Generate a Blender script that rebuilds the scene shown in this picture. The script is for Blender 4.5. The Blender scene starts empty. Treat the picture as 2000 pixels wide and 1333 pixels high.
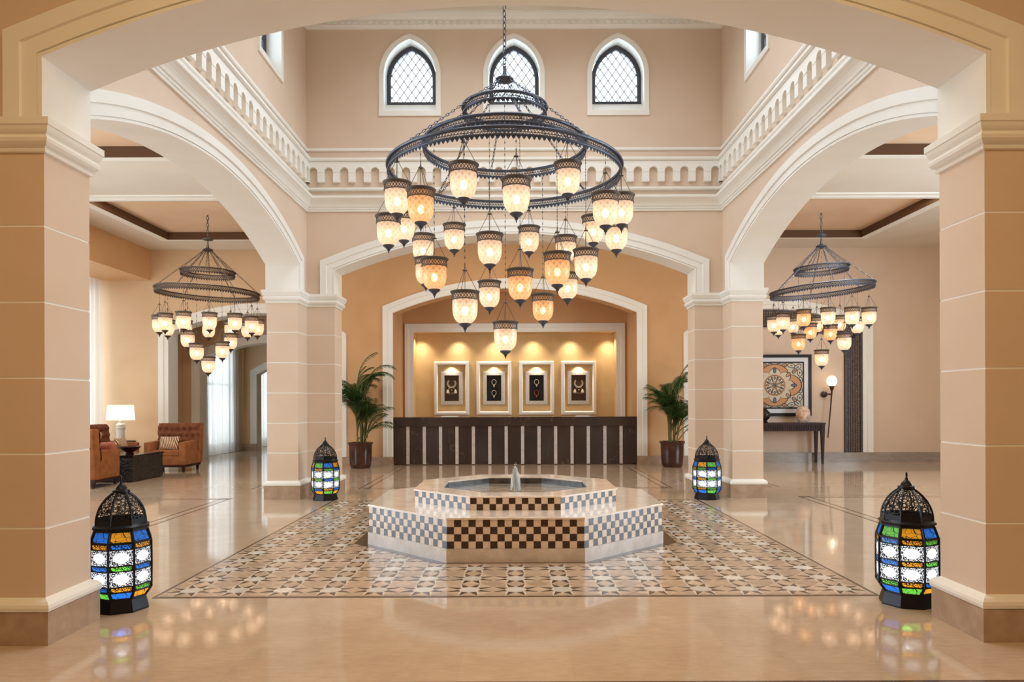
import bpy, bmesh, math, random
from mathutils import Vector, Matrix, Euler
random.seed(7)
PI = math.pi
SC = bpy.context.scene
COL = SC.collection

# ------------------------------------------------------------------ camera
F = 1430.0; PX, PY = 1006.0, 787.0; CAMZ = 1.45
cam_d = bpy.data.cameras.new('camera'); cam = bpy.data.objects.new('camera', cam_d); COL.objects.link(cam)
cam_d.sensor_fit = 'HORIZONTAL'; cam_d.sensor_width = 36.0; cam_d.lens = F * 36.0 / 2000.0
cam_d.shift_x = -(PX - 1000.0) / 2000.0; cam_d.shift_y = (PY - 666.5) / 2000.0
cam_d.clip_start = 0.05; cam_d.clip_end = 200
cam.location = (0, 0, CAMZ)
cam.rotation_mode = 'QUATERNION'
cam.rotation_quaternion = (Matrix.Rotation(PI / 2, 4, 'X') @ Matrix.Rotation(math.radians(-0.2), 4, 'Z')).to_quaternion()
SC.camera = cam

def at(px, py, Y):
    return Vector(((px - PX) * Y / F, Y, CAMZ + (PY - py) * Y / F))

# ------------------------------------------------------------------ render look
SC.view_settings.view_transform = 'Standard'
SC.view_settings.look = 'None'
SC.view_settings.gamma = 1.0
SC.view_settings.use_curve_mapping = False
SC.view_settings.exposure = 0.0
SC.cycles.use_denoising = True
SC.cycles.max_bounces = 9
SC.cycles.diffuse_bounces = 5
SC.cycles.transparent_max_bounces = 24
SC.cycles.sample_clamp_indirect = 6.0
SC.cycles.sample_clamp_direct = 0.0
SC.cycles.caustics_reflective = False
SC.cycles.caustics_refractive = False

# ------------------------------------------------------------------ world
W = bpy.data.worlds.new('sky'); SC.world = W; W.use_nodes = True
W.node_tree.nodes['Background'].inputs[0].default_value = (0.80, 0.90, 1.0, 1)
W.node_tree.nodes['Background'].inputs[1].default_value = 3.0

# ------------------------------------------------------------------ lights
DAY = (0.68, 0.86, 1.0); WARM = (1.0, 0.70, 0.42); SOFTW = (1.0, 0.93, 0.84); FOY = (1.0, 0.70, 0.36); LOB = (1.0, 0.84, 0.62)
def area(name, loc, rot, sx, sy, power, color, spread=180):
    d = bpy.data.lights.new(name, 'AREA'); d.shape = 'RECTANGLE'; d.size = sx; d.size_y = sy
    d.energy = power; d.color = color; d.spread = math.radians(spread)
    o = bpy.data.objects.new(name, d); COL.objects.link(o); o.location = loc; o.rotation_euler = rot
    return o
def spot(name, loc, target, power, color, angle, blend=0.6, r=0.03):
    d = bpy.data.lights.new(name, 'SPOT'); d.energy = power; d.color = color
    d.spot_size = math.radians(angle); d.spot_blend = blend; d.shadow_soft_size = r
    o = bpy.data.objects.new(name, d); COL.objects.link(o); o.location = loc
    v = Vector(target) - Vector(loc); o.rotation_mode = 'QUATERNION'; o.rotation_quaternion = v.to_track_quat('-Z', 'Y')
    return o

# room numbers (metres)
HX = 3.285            # half width of the central hall
Y0, Y1 = 4.90, 11.57  # its front and back wall faces
YC = (Y0 + Y1) / 2
HY = (Y1 - Y0) / 2
TH = 0.47             # wall thickness
AR = 2.845            # half span of the big arches
ZS, ZA = 3.55, 4.12   # their spring and crown
ZCAP = 3.165
CEIL = 5.15
TOP = 7.58

# clerestory daylight behind the windows
DAYP = 22
for u in (-1.645, 0, 1.645):
    area('daylight_window', (u, Y1 + 0.55, 6.75), (math.radians(-90 - 12), 0, 0), 0.9, 1.1, DAYP, DAY)
    area('daylight_window', (-HX - 0.55, YC + u, 6.75), (0, math.radians(-90 + 12), 0), 1.1, 0.9, DAYP * 1.3, DAY)
    area('daylight_window', (HX + 0.55, YC + u, 6.75), (0, math.radians(90 - 12), 0), 1.1, 0.9, DAYP * 1.3, DAY)
# tall lounge windows on the left, behind the sheer curtains
area('daylight_lounge', (-10.6, 14.2, 2.2), (0, math.radians(-90), 0), 4.2, 6.0, 80, DAY)
# tall garden windows in both outer walls beside the hall
area('daylight_garden', (-11.35, 8.0, 2.3), (0, math.radians(-90), 0), 3.6, 7.4, 800, DAY)
area('daylight_garden', (11.35, 8.0, 2.3), (0, math.radians(90), 0), 3.6, 7.4, 800, DAY)
area('daylight_corridor', (-9.2, 21.3, 1.9), (0, math.radians(-90), 0), 3.0, 2.0, 24, (0.60, 0.85, 1.0))
area('daylight_corridor', (-9.2, 25.0, 1.9), (0, math.radians(-90), 0), 3.0, 2.0, 24, (0.60, 0.85, 1.0))
# hall ceiling light, then broad fill lights added without fixtures
area('hall_ceiling_light', (0, YC, TOP - 0.06), (0, 0, 0), 4.0, 4.0, 165, (0.86, 0.93, 1.0), 150)
area('foyer_fill_light', (0, 1.0, 5.05), (0, 0, 0), 5.0, 3.5, 195, FOY)
area('foyer_fill_light', (-7, 2.0, 5.05), (0, 0, 0), 1.5, 1.5, 20, FOY)
area('foyer_fill_light', (7, 2.0, 5.05), (0, 0, 0), 1.5, 1.5, 20, FOY)
area('lobby_fill_light', (0, 14.6, 5.08), (0, 0, 0), 3.0, 2.0, 54, LOB)
for s in (-1, 1):  # unseen strips added behind the coffer lips to brighten the aisles
    area('aisle_fill_light', (s * 6.2, 7.75, 5.22), (0, 0, 0), 2.4, 0.14, 9, SOFTW)
    area('aisle_fill_light', (s * 6.2, 13.34, 5.22), (0, 0, 0), 2.4, 0.14, 95, SOFTW)

# ------------------------------------------------------------------ helpers
def lin(c):
    def f(v):
        v = v / 255.0
        return v / 12.92 if v <= 0.04045 else ((v + 0.055) / 1.055) ** 2.4
    return (f(c[0]), f(c[1]), f(c[2]), 1.0)

class MB:
    def __init__(s):
        s.v = []; s.f = []; s.m = []; s.s = []; s.uv = {}
    def face(s, idx, mi=0, sm=False, uv=None):
        if uv: s.uv[len(s.f)] = uv
        s.f.append(tuple(idx)); s.m.append(mi); s.s.append(sm)
    def quad(s, a, b, c, d, mi=0, uv=None):
        n = len(s.v); s.v += [tuple(a), tuple(b), tuple(c), tuple(d)]; s.face((n, n+1, n+2, n+3), mi, False, uv)
    def poly(s, pts, mi=0):
        n = len(s.v); s.v += [tuple(p) for p in pts]; s.face(range(n, n + len(pts)), mi)
    def box(s, x0, y0, z0, x1, y1, z1, mi=0):
        n = len(s.v)
        s.v += [(x0,y0,z0),(x1,y0,z0),(x1,y1,z0),(x0,y1,z0),(x0,y0,z1),(x1,y0,z1),(x1,y1,z1),(x0,y1,z1)]
        for q in ((0,3,2,1),(4,5,6,7),(0,1,5,4),(1,2,6,5),(2,3,7,6),(3,0,4,7)): s.face([n+i for i in q], mi)
    def prism(s, poly, w0, w1, T, mi=0, ms=None):
        ms = mi if ms is None else ms
        n = len(s.v); k = len(poly)
        s.v += [tuple(T(u, w0, z)) for u, z in poly] + [tuple(T(u, w1, z)) for u, z in poly]
        s.face(range(n, n+k), mi); s.face(range(n+2*k-1, n+k-1, -1), mi)
        for i in range(k):
            j = (i+1) % k; s.face((n+i, n+k+i, n+k+j, n+j), ms)
    def loft(s, rings, mi=0, sm=False, closed=True, caps=(False, False), loop=False, mis=None):
        n = len(s.v); k = len(rings[0])
        for r in rings: s.v += [tuple(p) for p in r]
        R = len(rings)
        for a in range(R if loop else R-1):
            b = (a+1) % R
            for i in range(k if closed else k-1):
                j = (i+1) % k
                s.face((n+a*k+i, n+a*k+j, n+b*k+j, n+b*k+i), mis[a] if mis else mi, sm)
        if caps[0]: s.face([n+i for i in range(k-1, -1, -1)], mis[0] if mis else mi)
        if caps[1]: s.face([n+(R-1)*k+i for i in range(k)], mis[-1] if mis else mi)
    def lathe(s, prof, seg=24, o=(0,0,0), mi=0, sm=True, caps=(True, True), rot=0.0, mis=None):
        rings = [[(o[0]+r*math.cos(rot+2*PI*i/seg), o[1]+r*math.sin(rot+2*PI*i/seg), o[2]+z) for i in range(seg)] for r, z in prof]
        s.loft(rings, mi, sm, True, caps, mis=mis)
    def tube(s, pts, r, seg=6, mi=0, closed=False, sm=True, flat=1.0):
        pts = [Vector(p) for p in pts]; n = len(pts); rings = []
        ref = None
        for i, p in enumerate(pts):
            if closed: t = pts[(i+1) % n] - pts[i-1]
            else: t = pts[min(i+1, n-1)] - pts[max(i-1, 0)]
            if t.length < 1e-9: t = Vector((0,0,1))
            t.normalize()
            if ref is None:
                ref = Vector((0,0,1)) if abs(t.z) < 0.9 else Vector((1,0,0))
            a = ref - t * ref.dot(t)
            if a.length < 1e-6: a = t.orthogonal()
            a.normalize(); b = t.cross(a); ref = a
            rr = r[i] if isinstance(r, (list, tuple)) else r
            rings.append([p + a*rr*math.cos(2*PI*k/seg) + b*rr*flat*math.sin(2*PI*k/seg) for k in range(seg)])
        s.loft(rings, mi, sm, True, (not closed, not closed), loop=closed)
    def bar(s, p, q, w, h, mi=0, up=(0,0,1)):
        p = Vector(p); q = Vector(q); t = (q-p).normalized(); up = Vector(up)
        a = t.cross(up)
        if a.length < 1e-6: a = t.orthogonal()
        a.normalize(); b = a.cross(t)
        a = a*w/2; b = b*h/2
        s.loft([[p-a-b, p+a-b, p+a+b, p-a+b], [q-a-b, q+a-b, q+a+b, q-a+b]], mi, False, True, (True, True))
    def build(s, name, mats, parent=None, loc=None, fix=True):
        if not isinstance(mats, (list, tuple)): mats = [mats]
        me = bpy.data.meshes.new(name)
        me.from_pydata(s.v, [], s.f)
        for m in mats: me.materials.append(m)
        me.polygons.foreach_set('material_index', s.m)
        me.polygons.foreach_set('use_smooth', s.s)
        if s.uv:
            ul = me.uv_layers.new(name='UVMap')
            for fi, uvs in s.uv.items():
                for li, uv in zip(me.polygons[fi].loop_indices, uvs): ul.data[li].uv = uv
        if fix:
            b = bmesh.new(); b.from_mesh(me)
            bmesh.ops.recalc_face_normals(b, faces=b.faces); b.to_mesh(me); b.free()
        if any(s.s):
            me.set_sharp_from_angle(angle=math.radians(42))
        me.update()
        o = bpy.data.objects.new(name, me); COL.objects.link(o)
        if parent: o.parent = parent
        if loc is not None: o.location = loc
        return o

def tag(o, label=None, cat=None, group=None, kind=None):
    if label: o['label'] = label
    if cat: o['category'] = cat
    if group: o['group'] = group
    if kind: o['kind'] = kind
    return o
def empty(name, loc=(0,0,0), rz=0.0):
    o = bpy.data.objects.new(name, None); COL.objects.link(o); o.location = loc; o.rotation_euler = (0, 0, rz)
    o.empty_display_size = 0.1
    return o
def struct(o, label, cat): return tag(o, label, cat, None, 'structure')
def copy_tree(o, parent=None):
    c = o.copy(); COL.objects.link(c); c.parent = parent
    for ch in [x for x in o.children]: copy_tree(ch, c)
    return c

def off_path(pts, d, closed=False):
    n = len(pts); out = []
    def nrm(a, b):
        dx, dy = b[0]-a[0], b[1]-a[1]; l = math.hypot(dx, dy) or 1e-9
        return (-dy/l, dx/l)
    for i in range(n):
        if closed: n1 = nrm(pts[i-1], pts[i]); n2 = nrm(pts[i], pts[(i+1) % n])
        else:
            n1 = nrm(pts[i-1], pts[i]) if i > 0 else nrm(pts[0], pts[1])
            n2 = nrm(pts[i], pts[i+1]) if i < n-1 else n1
        mx, my = n1[0]+n2[0], n1[1]+n2[1]; l2 = mx*mx+my*my
        k = 2.0/l2 if l2 > 1e-6 else 0
        out.append((pts[i][0]+mx*k*d, pts[i][1]+my*k*d))
    return out
def sweep(mb, path, prof, T, mi=0, mis=None, closed=False):
    """prof: closed list of (offset, w); path 2d in wall plane"""
    lines = [off_path(path, o, closed) for o, w in prof]
    rings = [[T(lines[k][i][0], prof[k][1], lines[k][i][1]) for k in range(len(prof))] for i in range(len(path))]
    mb.loft(rings, mi, False, True, (not closed, not closed), loop=closed)
def arch_path(a, z0, zs, za, n=28, c=0.0):
    s = za - zs; R = (a*a + s*s) / (2*s); zc = za - R; th = math.asin(a/R)
    arc = [(c + R*math.sin(-th + 2*th*i/n), zc + R*math.cos(-th + 2*th*i/n)) for i in range(n+1)]
    pts = [(c-a, z0)] + arc + [(c+a, z0)]
    return pts
def mould(mb, poly, prof, mi=0, mis=None, caps=(False, False), sign=1):
    """horizontal moulding round a plan polygon (ccw); prof (offset outward, z)"""
    rings = [[(x, y, z) for x, y in off_path(poly, -o*sign, True)] for o, z in prof]
    mb.loft(rings, mi, False, True, caps, mis=mis)

# ------------------------------------------------------------------ materials
def newmat(name):
    m = bpy.data.materials.new(name); m.use_nodes = True
    return m, m.node_tree, m.node_tree.nodes['Principled BSDF']
def simple(name, col, rough=0.5, metal=0.0, spec=0.5, coat=0.0):
    m, t, b = newmat(name)
    b.inputs['Base Color'].default_value = lin(col); b.inputs['Roughness'].default_value = rough
    b.inputs['Metallic'].default_value = metal; b.inputs['Specular IOR Level'].default_value = spec
    b.inputs['Coat Weight'].default_value = coat
    return m
def noisy(name, c1, c2, scale=3.0, detail=4, rough=0.6, bump=0.05, bscale=60, lo=0.35, hi=0.65, spec=0.5, dist=0.0, bdist=0.01, metal=0.0):
    m, t, b = newmat(name); N = t.nodes; L = t.links
    tc = N.new('ShaderNodeTexCoord'); n = N.new('ShaderNodeTexNoise'); r = N.new('ShaderNodeValToRGB')
    n.inputs['Scale'].default_value = scale; n.inputs['Detail'].default_value = detail; n.inputs['Distortion'].default_value = dist
    L.new(tc.outputs['Object'], n.inputs['Vector']); L.new(n.outputs['Fac'], r.inputs['Fac'])
    r.color_ramp.elements[0].position = lo; r.color_ramp.elements[1].position = hi
    r.color_ramp.elements[0].color = lin(c1); r.color_ramp.elements[1].color = lin(c2)
    L.new(r.outputs['Color'], b.inputs['Base Color'])
    b.inputs['Roughness'].default_value = rough; b.inputs['Specular IOR Level'].default_value = spec; b.inputs['Metallic'].default_value = metal
    if bump:
        n2 = N.new('ShaderNodeTexNoise'); n2.inputs['Scale'].default_value = bscale; bp = N.new('ShaderNodeBump')
        bp.inputs['Strength'].default_value = bump; bp.inputs['Distance'].default_value = bdist
        L.new(tc.outputs['Object'], n2.inputs['Vector']); L.new(n2.outputs['Fac'], bp.inputs['Height']); L.new(bp.outputs['Normal'], b.inputs['Normal'])
    return m
def marble(name, base, vein, scale=2.0, rough=0.12, mott=None, vw=0.03, bumpy=0.0, aniso=(1,1,1), veinf=0.6, dist=1.2):
    m, t, b = newmat(name); N = t.nodes; L = t.links
    tc = N.new('ShaderNodeTexCoord'); mp = N.new('ShaderNodeMapping'); mp.inputs['Scale'].default_value = aniso
    L.new(tc.outputs['Object'], mp.inputs['Vector'])
    n = N.new('ShaderNodeTexNoise'); n.inputs['Scale'].default_value = scale*1.6; n.inputs['Detail'].default_value = 8
    r = N.new('ShaderNodeValToRGB'); r.color_ramp.elements[0].position = 0.3; r.color_ramp.elements[1].position = 0.7
    r.color_ramp.elements[0].color = lin(mott or base); r.color_ramp.elements[1].color = lin(base)
    L.new(mp.outputs['Vector'], n.inputs['Vector']); L.new(n.outputs['Fac'], r.inputs['Fac'])
    n2 = N.new('ShaderNodeTexNoise'); n2.inputs['Scale'].default_value = scale; n2.inputs['Detail'].default_value = 5; n2.inputs['Distortion'].default_value = dist
    L.new(mp.outputs['Vector'], n2.inputs['Vector'])
    s = N.new('ShaderNodeMath'); s.operation = 'SUBTRACT'; s.inputs[1].default_value = 0.5; L.new(n2.outputs['Fac'], s.inputs[0])
    a = N.new('ShaderNodeMath'); a.operation = 'ABSOLUTE'; L.new(s.outputs[0], a.inputs[0])
    q = N.new('ShaderNodeMapRange'); q.inputs[1].default_value = 0.0; q.inputs[2].default_value = vw; q.inputs[3].default_value = veinf; q.inputs[4].default_value = 0.0
    L.new(a.outputs[0], q.inputs[0])
    mx = N.new('ShaderNodeMixRGB'); L.new(q.outputs[0], mx.inputs[0]); L.new(r.outputs['Color'], mx.inputs[1]); mx.inputs[2].default_value = lin(vein)
    L.new(mx.outputs[0], b.inputs['Base Color']); b.inputs['Roughness'].default_value = rough
    return m
def emis(name, col, strength):
    m, t, b = newmat(name); b.inputs['Base Color'].default_value = (0.8, 0.8, 0.8, 1)
    b.inputs['Emission Color'].default_value = (*col, 1); b.inputs['Emission Strength'].default_value = strength
    return m
def glassy(name, col, transp=0.5, tcol=None, pattern=0.0, pscale=30, gloss=0.08, spiral=False):
    """thin lamp or window glass: part clear, part frosted, a little shine"""
    m, t, b = newmat(name); N = t.nodes; L = t.links; N.remove(b); out = N['Material Output']
    tr = N.new('ShaderNodeBsdfTransparent'); tr.inputs[0].default_value = lin(tcol or col)
    tl = N.new('ShaderNodeBsdfTranslucent'); tl.inputs[0].default_value = lin(col)
    df = N.new('ShaderNodeBsdfDiffuse'); df.inputs[0].default_value = lin(col)
    ad = N.new('ShaderNodeMixShader'); ad.inputs[0].default_value = 0.3; L.new(tl.outputs[0], ad.inputs[1]); L.new(df.outputs[0], ad.inputs[2])
    mx = N.new('ShaderNodeMixShader'); mx.inputs[0].default_value = 1 - transp
    L.new(tr.outputs[0], mx.inputs[1]); L.new(ad.outputs[0], mx.inputs[2])
    if pattern:
        tc = N.new('ShaderNodeTexCoord'); sp = N.new('ShaderNodeSeparateXYZ'); L.new(tc.outputs['Object'], sp.inputs[0])
        at2 = N.new('ShaderNodeMath'); at2.operation = 'ARCTAN2'; L.new(sp.outputs['Y'], at2.inputs[0]); L.new(sp.outputs['X'], at2.inputs[1])
        outs = []
        for sg in (1, -1):
            a = N.new('ShaderNodeMath'); a.operation = 'MULTIPLY'; a.inputs[1].default_value = 12.0*sg; L.new(at2.outputs[0], a.inputs[0])
            z = N.new('ShaderNodeMath'); z.operation = 'MULTIPLY_ADD'; z.inputs[1].default_value = pscale*2.6; L.new(sp.outputs['Z'], z.inputs[0]); L.new(a.outputs[0], z.inputs[2])
            s = N.new('ShaderNodeMath'); s.operation = 'SINE'; L.new(z.outputs[0], s.inputs[0]); outs.append(s)
        mul = N.new('ShaderNodeMath'); mul.operation = 'MAXIMUM'; L.new(outs[0].outputs[0], mul.inputs[0]); L.new(outs[1].outputs[0], mul.inputs[1])
        mr = N.new('ShaderNodeMapRange'); mr.inputs[1].default_value = -1; mr.inputs[2].default_value = 1
        mr.inputs[3].default_value = max(0, 1-transp-pattern); mr.inputs[4].default_value = min(1, 1-transp+pattern)
        L.new(mul.outputs[0], mr.inputs[0]); L.new(mr.outputs[0], mx.inputs[0])
    gl = N.new('ShaderNodeBsdfGlossy'); gl.inputs['Roughness'].default_value = 0.08
    lw = N.new('ShaderNodeLayerWeight'); lw.inputs[0].default_value = 0.25
    ml = N.new('ShaderNodeMath'); ml.operation = 'MULTIPLY_ADD'; ml.inputs[1].default_value = 0.35; ml.inputs[2].default_value = gloss*0.3; L.new(lw.outputs['Fresnel'], ml.inputs[0])
    fx = N.new('ShaderNodeMixShader'); L.new(ml.outputs[0], fx.inputs[0]); L.new(mx.outputs[0], fx.inputs[1]); L.new(gl.outputs[0], fx.inputs[2])
    L.new(fx.outputs[0], out.inputs[0])
    return m
def filigree(name, col, scale=6.0, hole=0.0, width=0.09, coord='UV', clear=False, border=0.07, transp=0.35, aspect=1.0):
    """pierced dark metal over coloured glass (or over nothing)"""
    m, t, b = newmat(name); N = t.nodes; L = t.links; out = N['Material Output']
    b.inputs['Base Color'].default_value = lin((34, 30, 28)); b.inputs['Metallic'].default_value = 0.6; b.inputs['Roughness'].default_value = 0.45
    tc = N.new('ShaderNodeTexCoord'); vo = N.new('ShaderNodeTexVoronoi'); vo.feature = 'DISTANCE_TO_EDGE'; vo.inputs['Scale'].default_value = scale
    vo.inputs['Randomness'].default_value = 0.75
    mp = N.new('ShaderNodeMapping'); mp.inputs['Scale'].default_value = (1, aspect, 1)
    L.new(tc.outputs[coord], mp.inputs['Vector']); L.new(mp.outputs[0], vo.inputs['Vector'])
    lt = N.new('ShaderNodeMath'); lt.operation = 'LESS_THAN'; lt.inputs[1].default_value = width; L.new(vo.outputs['Distance'], lt.inputs[0])
    cur = lt
    if coord == 'UV':
        sp = N.new('ShaderNodeSeparateXYZ'); L.new(tc.outputs['UV'], sp.inputs[0])
        ab = []
        for k in ('X', 'Y'):
            s = N.new('ShaderNodeMath'); s.operation = 'SUBTRACT'; s.inputs[1].default_value = 0.5; L.new(sp.outputs[k], s.inputs[0])
            a = N.new('ShaderNodeMath'); a.operation = 'ABSOLUTE'; L.new(s.outputs[0], a.inputs[0]); ab.append(a)
        if hole:
            pw = []
            for a in ab:
                q = N.new('ShaderNodeMath'); q.operation = 'POWER'; q.inputs[1].default_value = 1.7; L.new(a.outputs[0], q.inputs[0]); pw.append(q)
            sm = N.new('ShaderNodeMath'); sm.operation = 'ADD'; L.new(pw[0].outputs[0], sm.inputs[0]); L.new(pw[1].outputs[0], sm.inputs[1])
            g = N.new('ShaderNodeMath'); g.operation = 'GREATER_THAN'; g.inputs[1].default_value = hole; L.new(sm.outputs[0], g.inputs[0])
            mu = N.new('ShaderNodeMath'); mu.operation = 'MULTIPLY'; L.new(g.outputs[0], mu.inputs[0]); L.new(lt.outputs[0], mu.inputs[1]); cur = mu
        mxx = N.new('ShaderNodeMath'); mxx.operation = 'MAXIMUM'; L.new(ab[0].outputs[0], mxx.inputs[0]); L.new(ab[1].outputs[0], mxx.inputs[1])
        gb = N.new('ShaderNodeMath'); gb.operation = 'GREATER_THAN'; gb.inputs[1].default_value = 0.5 - border; L.new(mxx.outputs[0], gb.inputs[0])
        o2 = N.new('ShaderNodeMath'); o2.operation = 'MAXIMUM'; L.new(gb.outputs[0], o2.inputs[0]); L.new(cur.outputs[0], o2.inputs[1]); cur = o2
    tr = N.new('ShaderNodeBsdfTransparent')
    fin = N.new('ShaderNodeMixShader'); L.new(cur.outputs[0], fin.inputs[0])
    if clear:
        L.new(tr.outputs[0], fin.inputs[1])
    else:
        tr.inputs[0].default_value = lin(col)
        tl = N.new('ShaderNodeBsdfTranslucent'); tl.inputs[0].default_value = lin(col)
        mx = N.new('ShaderNodeMixShader'); mx.inputs[0].default_value = 1 - transp; L.new(tr.outputs[0], mx.inputs[1]); L.new(tl.outputs[0], mx.inputs[2])
        gl = N.new('ShaderNodeBsdfGlossy'); gl.inputs['Roughness'].default_value = 0.1
        m3 = N.new('ShaderNodeMixShader'); m3.inputs[0].default_value = 0.05; L.new(mx.outputs[0], m3.inputs[1]); L.new(gl.outputs[0], m3.inputs[2])
        L.new(m3.outputs[0], fin.inputs[1])
    L.new(b.outputs[0], fin.inputs[2]); L.new(fin.outputs[0], out.inputs[0])
    return m

M = {}
M['paint'] = noisy('peach_plaster', (219, 197, 175), (224, 203, 182), 1.3, 5, 0.55, 0.04, 90)
M['orange'] = noisy('warm_tinted_plaster', (208, 162, 114), (214, 170, 122), 1.3, 5, 0.55, 0.04, 90)  # the peach plaster with warm lamp light put into its colour
M['lounge'] = noisy('warm_lounge_plaster', (216, 184, 146), (221, 191, 154), 1.3, 5, 0.55, 0.04, 90)
M['cream'] = noisy('cream_plaster', (241, 239, 232), (244, 243, 237), 2.0, 3, 0.5, 0.02, 120)
M['white'] = simple('white_paint', (240, 238, 232), 0.5)
M['ceil'] = noisy('ceiling_white', (222, 214, 200), (228, 220, 206), 1.0, 3, 0.7, 0.0)
M['ceilpanel'] = noisy('ceiling_panel', (226, 192, 158), (232, 202, 170), 1.2, 5, 0.6, 0.0)
M['coffer'] = simple('coffer_brown', (96, 66, 40), 0.7)
M['floor'] = marble('beige_marble_floor', (204, 182, 158), (186, 160, 134), 2.2, 0.035, (196, 172, 148), 0.03, veinf=0.10)
def add_tiles(m, size, amount, seam):
    t = m.node_tree; N = t.nodes; L = t.links; b = N['Principled BSDF']; src = b.inputs['Base Color'].links[0].from_socket
    tc = N.new('ShaderNodeTexCoord'); br = N.new('ShaderNodeTexBrick'); br.offset = 0.5
    br.inputs['Scale'].default_value = 1.0; br.inputs['Brick Width'].default_value = size; br.inputs['Row Height'].default_value = size
    br.inputs['Mortar Size'].default_value = 0.0012; br.inputs['Bias'].default_value = 0.0
    br.inputs['Color1'].default_value = (1-amount, 1-amount, 1-amount, 1); br.inputs['Color2'].default_value = (1, 1, 1, 1); br.inputs['Mortar'].default_value = (seam, seam, seam, 1)
    L.new(tc.outputs['Object'], br.inputs['Vector'])
    n = N.new('ShaderNodeTexNoise'); n.inputs['Scale'].default_value = 16; n.inputs['Detail'].default_value = 8; n.inputs['Roughness'].default_value = 0.7
    mp = N.new('ShaderNodeMapping'); mp.inputs['Scale'].default_value = (0.6, 2.2, 1); L.new(tc.outputs['Object'], mp.inputs['Vector']); L.new(mp.outputs[0], n.inputs['Vector'])
    mr = N.new('ShaderNodeMapRange'); mr.inputs[1].default_value = 0.3; mr.inputs[2].default_value = 0.7; mr.inputs[3].default_value = 0.90; mr.inputs[4].default_value = 1.07; L.new(n.outputs['Fac'], mr.inputs[0])
    m1 = N.new('ShaderNodeMixRGB'); m1.blend_type = 'MULTIPLY'; m1.inputs[0].default_value = 1; L.new(src, m1.inputs[1]); L.new(br.outputs['Color'], m1.inputs[2])
    m2 = N.new('ShaderNodeMixRGB'); m2.blend_type = 'MULTIPLY'; m2.inputs[0].default_value = 1; L.new(m1.outputs[0], m2.inputs[1]); L.new(mr.outputs[0], m2.inputs[2])
    L.new(m2.outputs[0], b.inputs['Base Color'])
    rr = N.new('ShaderNodeMapRange'); rr.inputs[1].default_value = 0.35; rr.inputs[2].default_value = 0.65; rr.inputs[3].default_value = 0.03; rr.inputs[4].default_value = 0.10; L.new(n.outputs['Fac'], rr.inputs[0]); L.new(rr.outputs[0], b.inputs['Roughness'])
    b.inputs['Specular IOR Level'].default_value = 0.42
add_tiles(M['floor'], 0.62, 0.07, 0.86)
M['plinth'] = marble('taupe_marble', (188, 166, 145), (150, 124, 104), 5.0, 0.25, (168, 143, 122), 0.05, veinf=0.12)
M['greymarble'] = marble('grey_marble', (168, 158, 150), (140, 130, 124), 2.0, 0.15, (150, 140, 132), 0.05, aniso=(1, 1, 4))
M['wmarble'] = marble('white_marble', (238, 226, 212), (200, 170, 146), 3.0, 0.10, (228, 210, 192), 0.03, veinf=0.35)
M['bmarble'] = marble('grey_veined_marble', (222, 212, 202), (160, 144, 132), 4.0, 0.15, (196, 182, 168), 0.03, veinf=0.18)
M['deskm'] = marble('dark_brown_marble', (66, 53, 47), (150, 128, 108), 0.9, 0.14, (50, 40, 36), 0.0022, veinf=0.4, dist=0.0, aniso=(1.0, 1.0, 0.45))
M['deskw'] = marble('pale_marble_strip', (206, 196, 190), (170, 160, 156), 6.0, 0.15, (196, 184, 178), 0.04)
M['tdark'] = noisy('dark_tile', (54, 36, 26), (72, 50, 38), 40, 3, 0.15, 0.0)
M['tlight'] = noisy('beige_tile', (222, 200, 176), (232, 214, 194), 20, 3, 0.15, 0.0)
M['basin'] = noisy('basin_tile', (62, 58, 52), (92, 84, 74), 12, 3, 0.2, 0.0)
M['iron'] = simple('blue_black_iron', (78, 84, 98), 0.42, 0.5)
M['iron2'] = simple('brown_black_iron', (76, 64, 56), 0.45, 0.5)
M['capmetal'] = simple('bronze_cap_metal', (92, 84, 78), 0.42, 0.5)
M['brass'] = simple('aged_brass', (96, 80, 62), 0.4, 0.8)
M['black'] = simple('black_metal', (22, 22, 25), 0.35, 0.5)
M['winframe'] = simple('window_black', (58, 58, 66), 0.5)
M['lead'] = simple('window_lead', (176, 176, 178), 0.5)
M['pane'] = glassy('window_glass', (245, 248, 250), 0.95)
M['bell'] = glassy('etched_clear_glass', (246, 224, 202), 0.22, (255, 244, 230), 0.16, 34)
M['bellamber'] = glassy('etched_amber_glass', (240, 196, 150), 0.24, (255, 222, 186), 0.2, 34)
M['bulb'] = emis('lamp_bulb', (1.0, 0.81, 0.62), 15)
M['bulbside'] = emis('side_lamp_bulb', (1.0, 0.83, 0.66), 17)
M['bulb2'] = emis('cool_lamp_bulb', (0.9, 0.96, 1.0), 26)
M['curtain'] = glassy('sheer_curtain', (238, 236, 230), 0.22, gloss=0.0)
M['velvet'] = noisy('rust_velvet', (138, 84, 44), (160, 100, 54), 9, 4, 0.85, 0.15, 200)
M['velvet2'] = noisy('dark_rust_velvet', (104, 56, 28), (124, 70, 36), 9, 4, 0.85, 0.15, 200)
M['wood'] = noisy('dark_wood', (46, 24, 20), (60, 32, 26), 8, 4, 0.45, 0.0, spec=0.25)
M['lattice'] = simple('lattice_wood', (50, 34, 30), 0.4)
M['leaf'] = noisy('palm_leaf', (34, 68, 26), (62, 98, 40), 5, 2, 0.45, 0.0)
M['stem'] = noisy('palm_stem', (92, 96, 50), (120, 112, 62), 5, 2, 0.5, 0.0)
M['pot'] = noisy('glazed_brown_pot', (58, 32, 26), (78, 46, 36), 4, 3, 0.18, 0.0)
M['soil'] = simple('soil', (40, 30, 24), 0.9)
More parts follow.
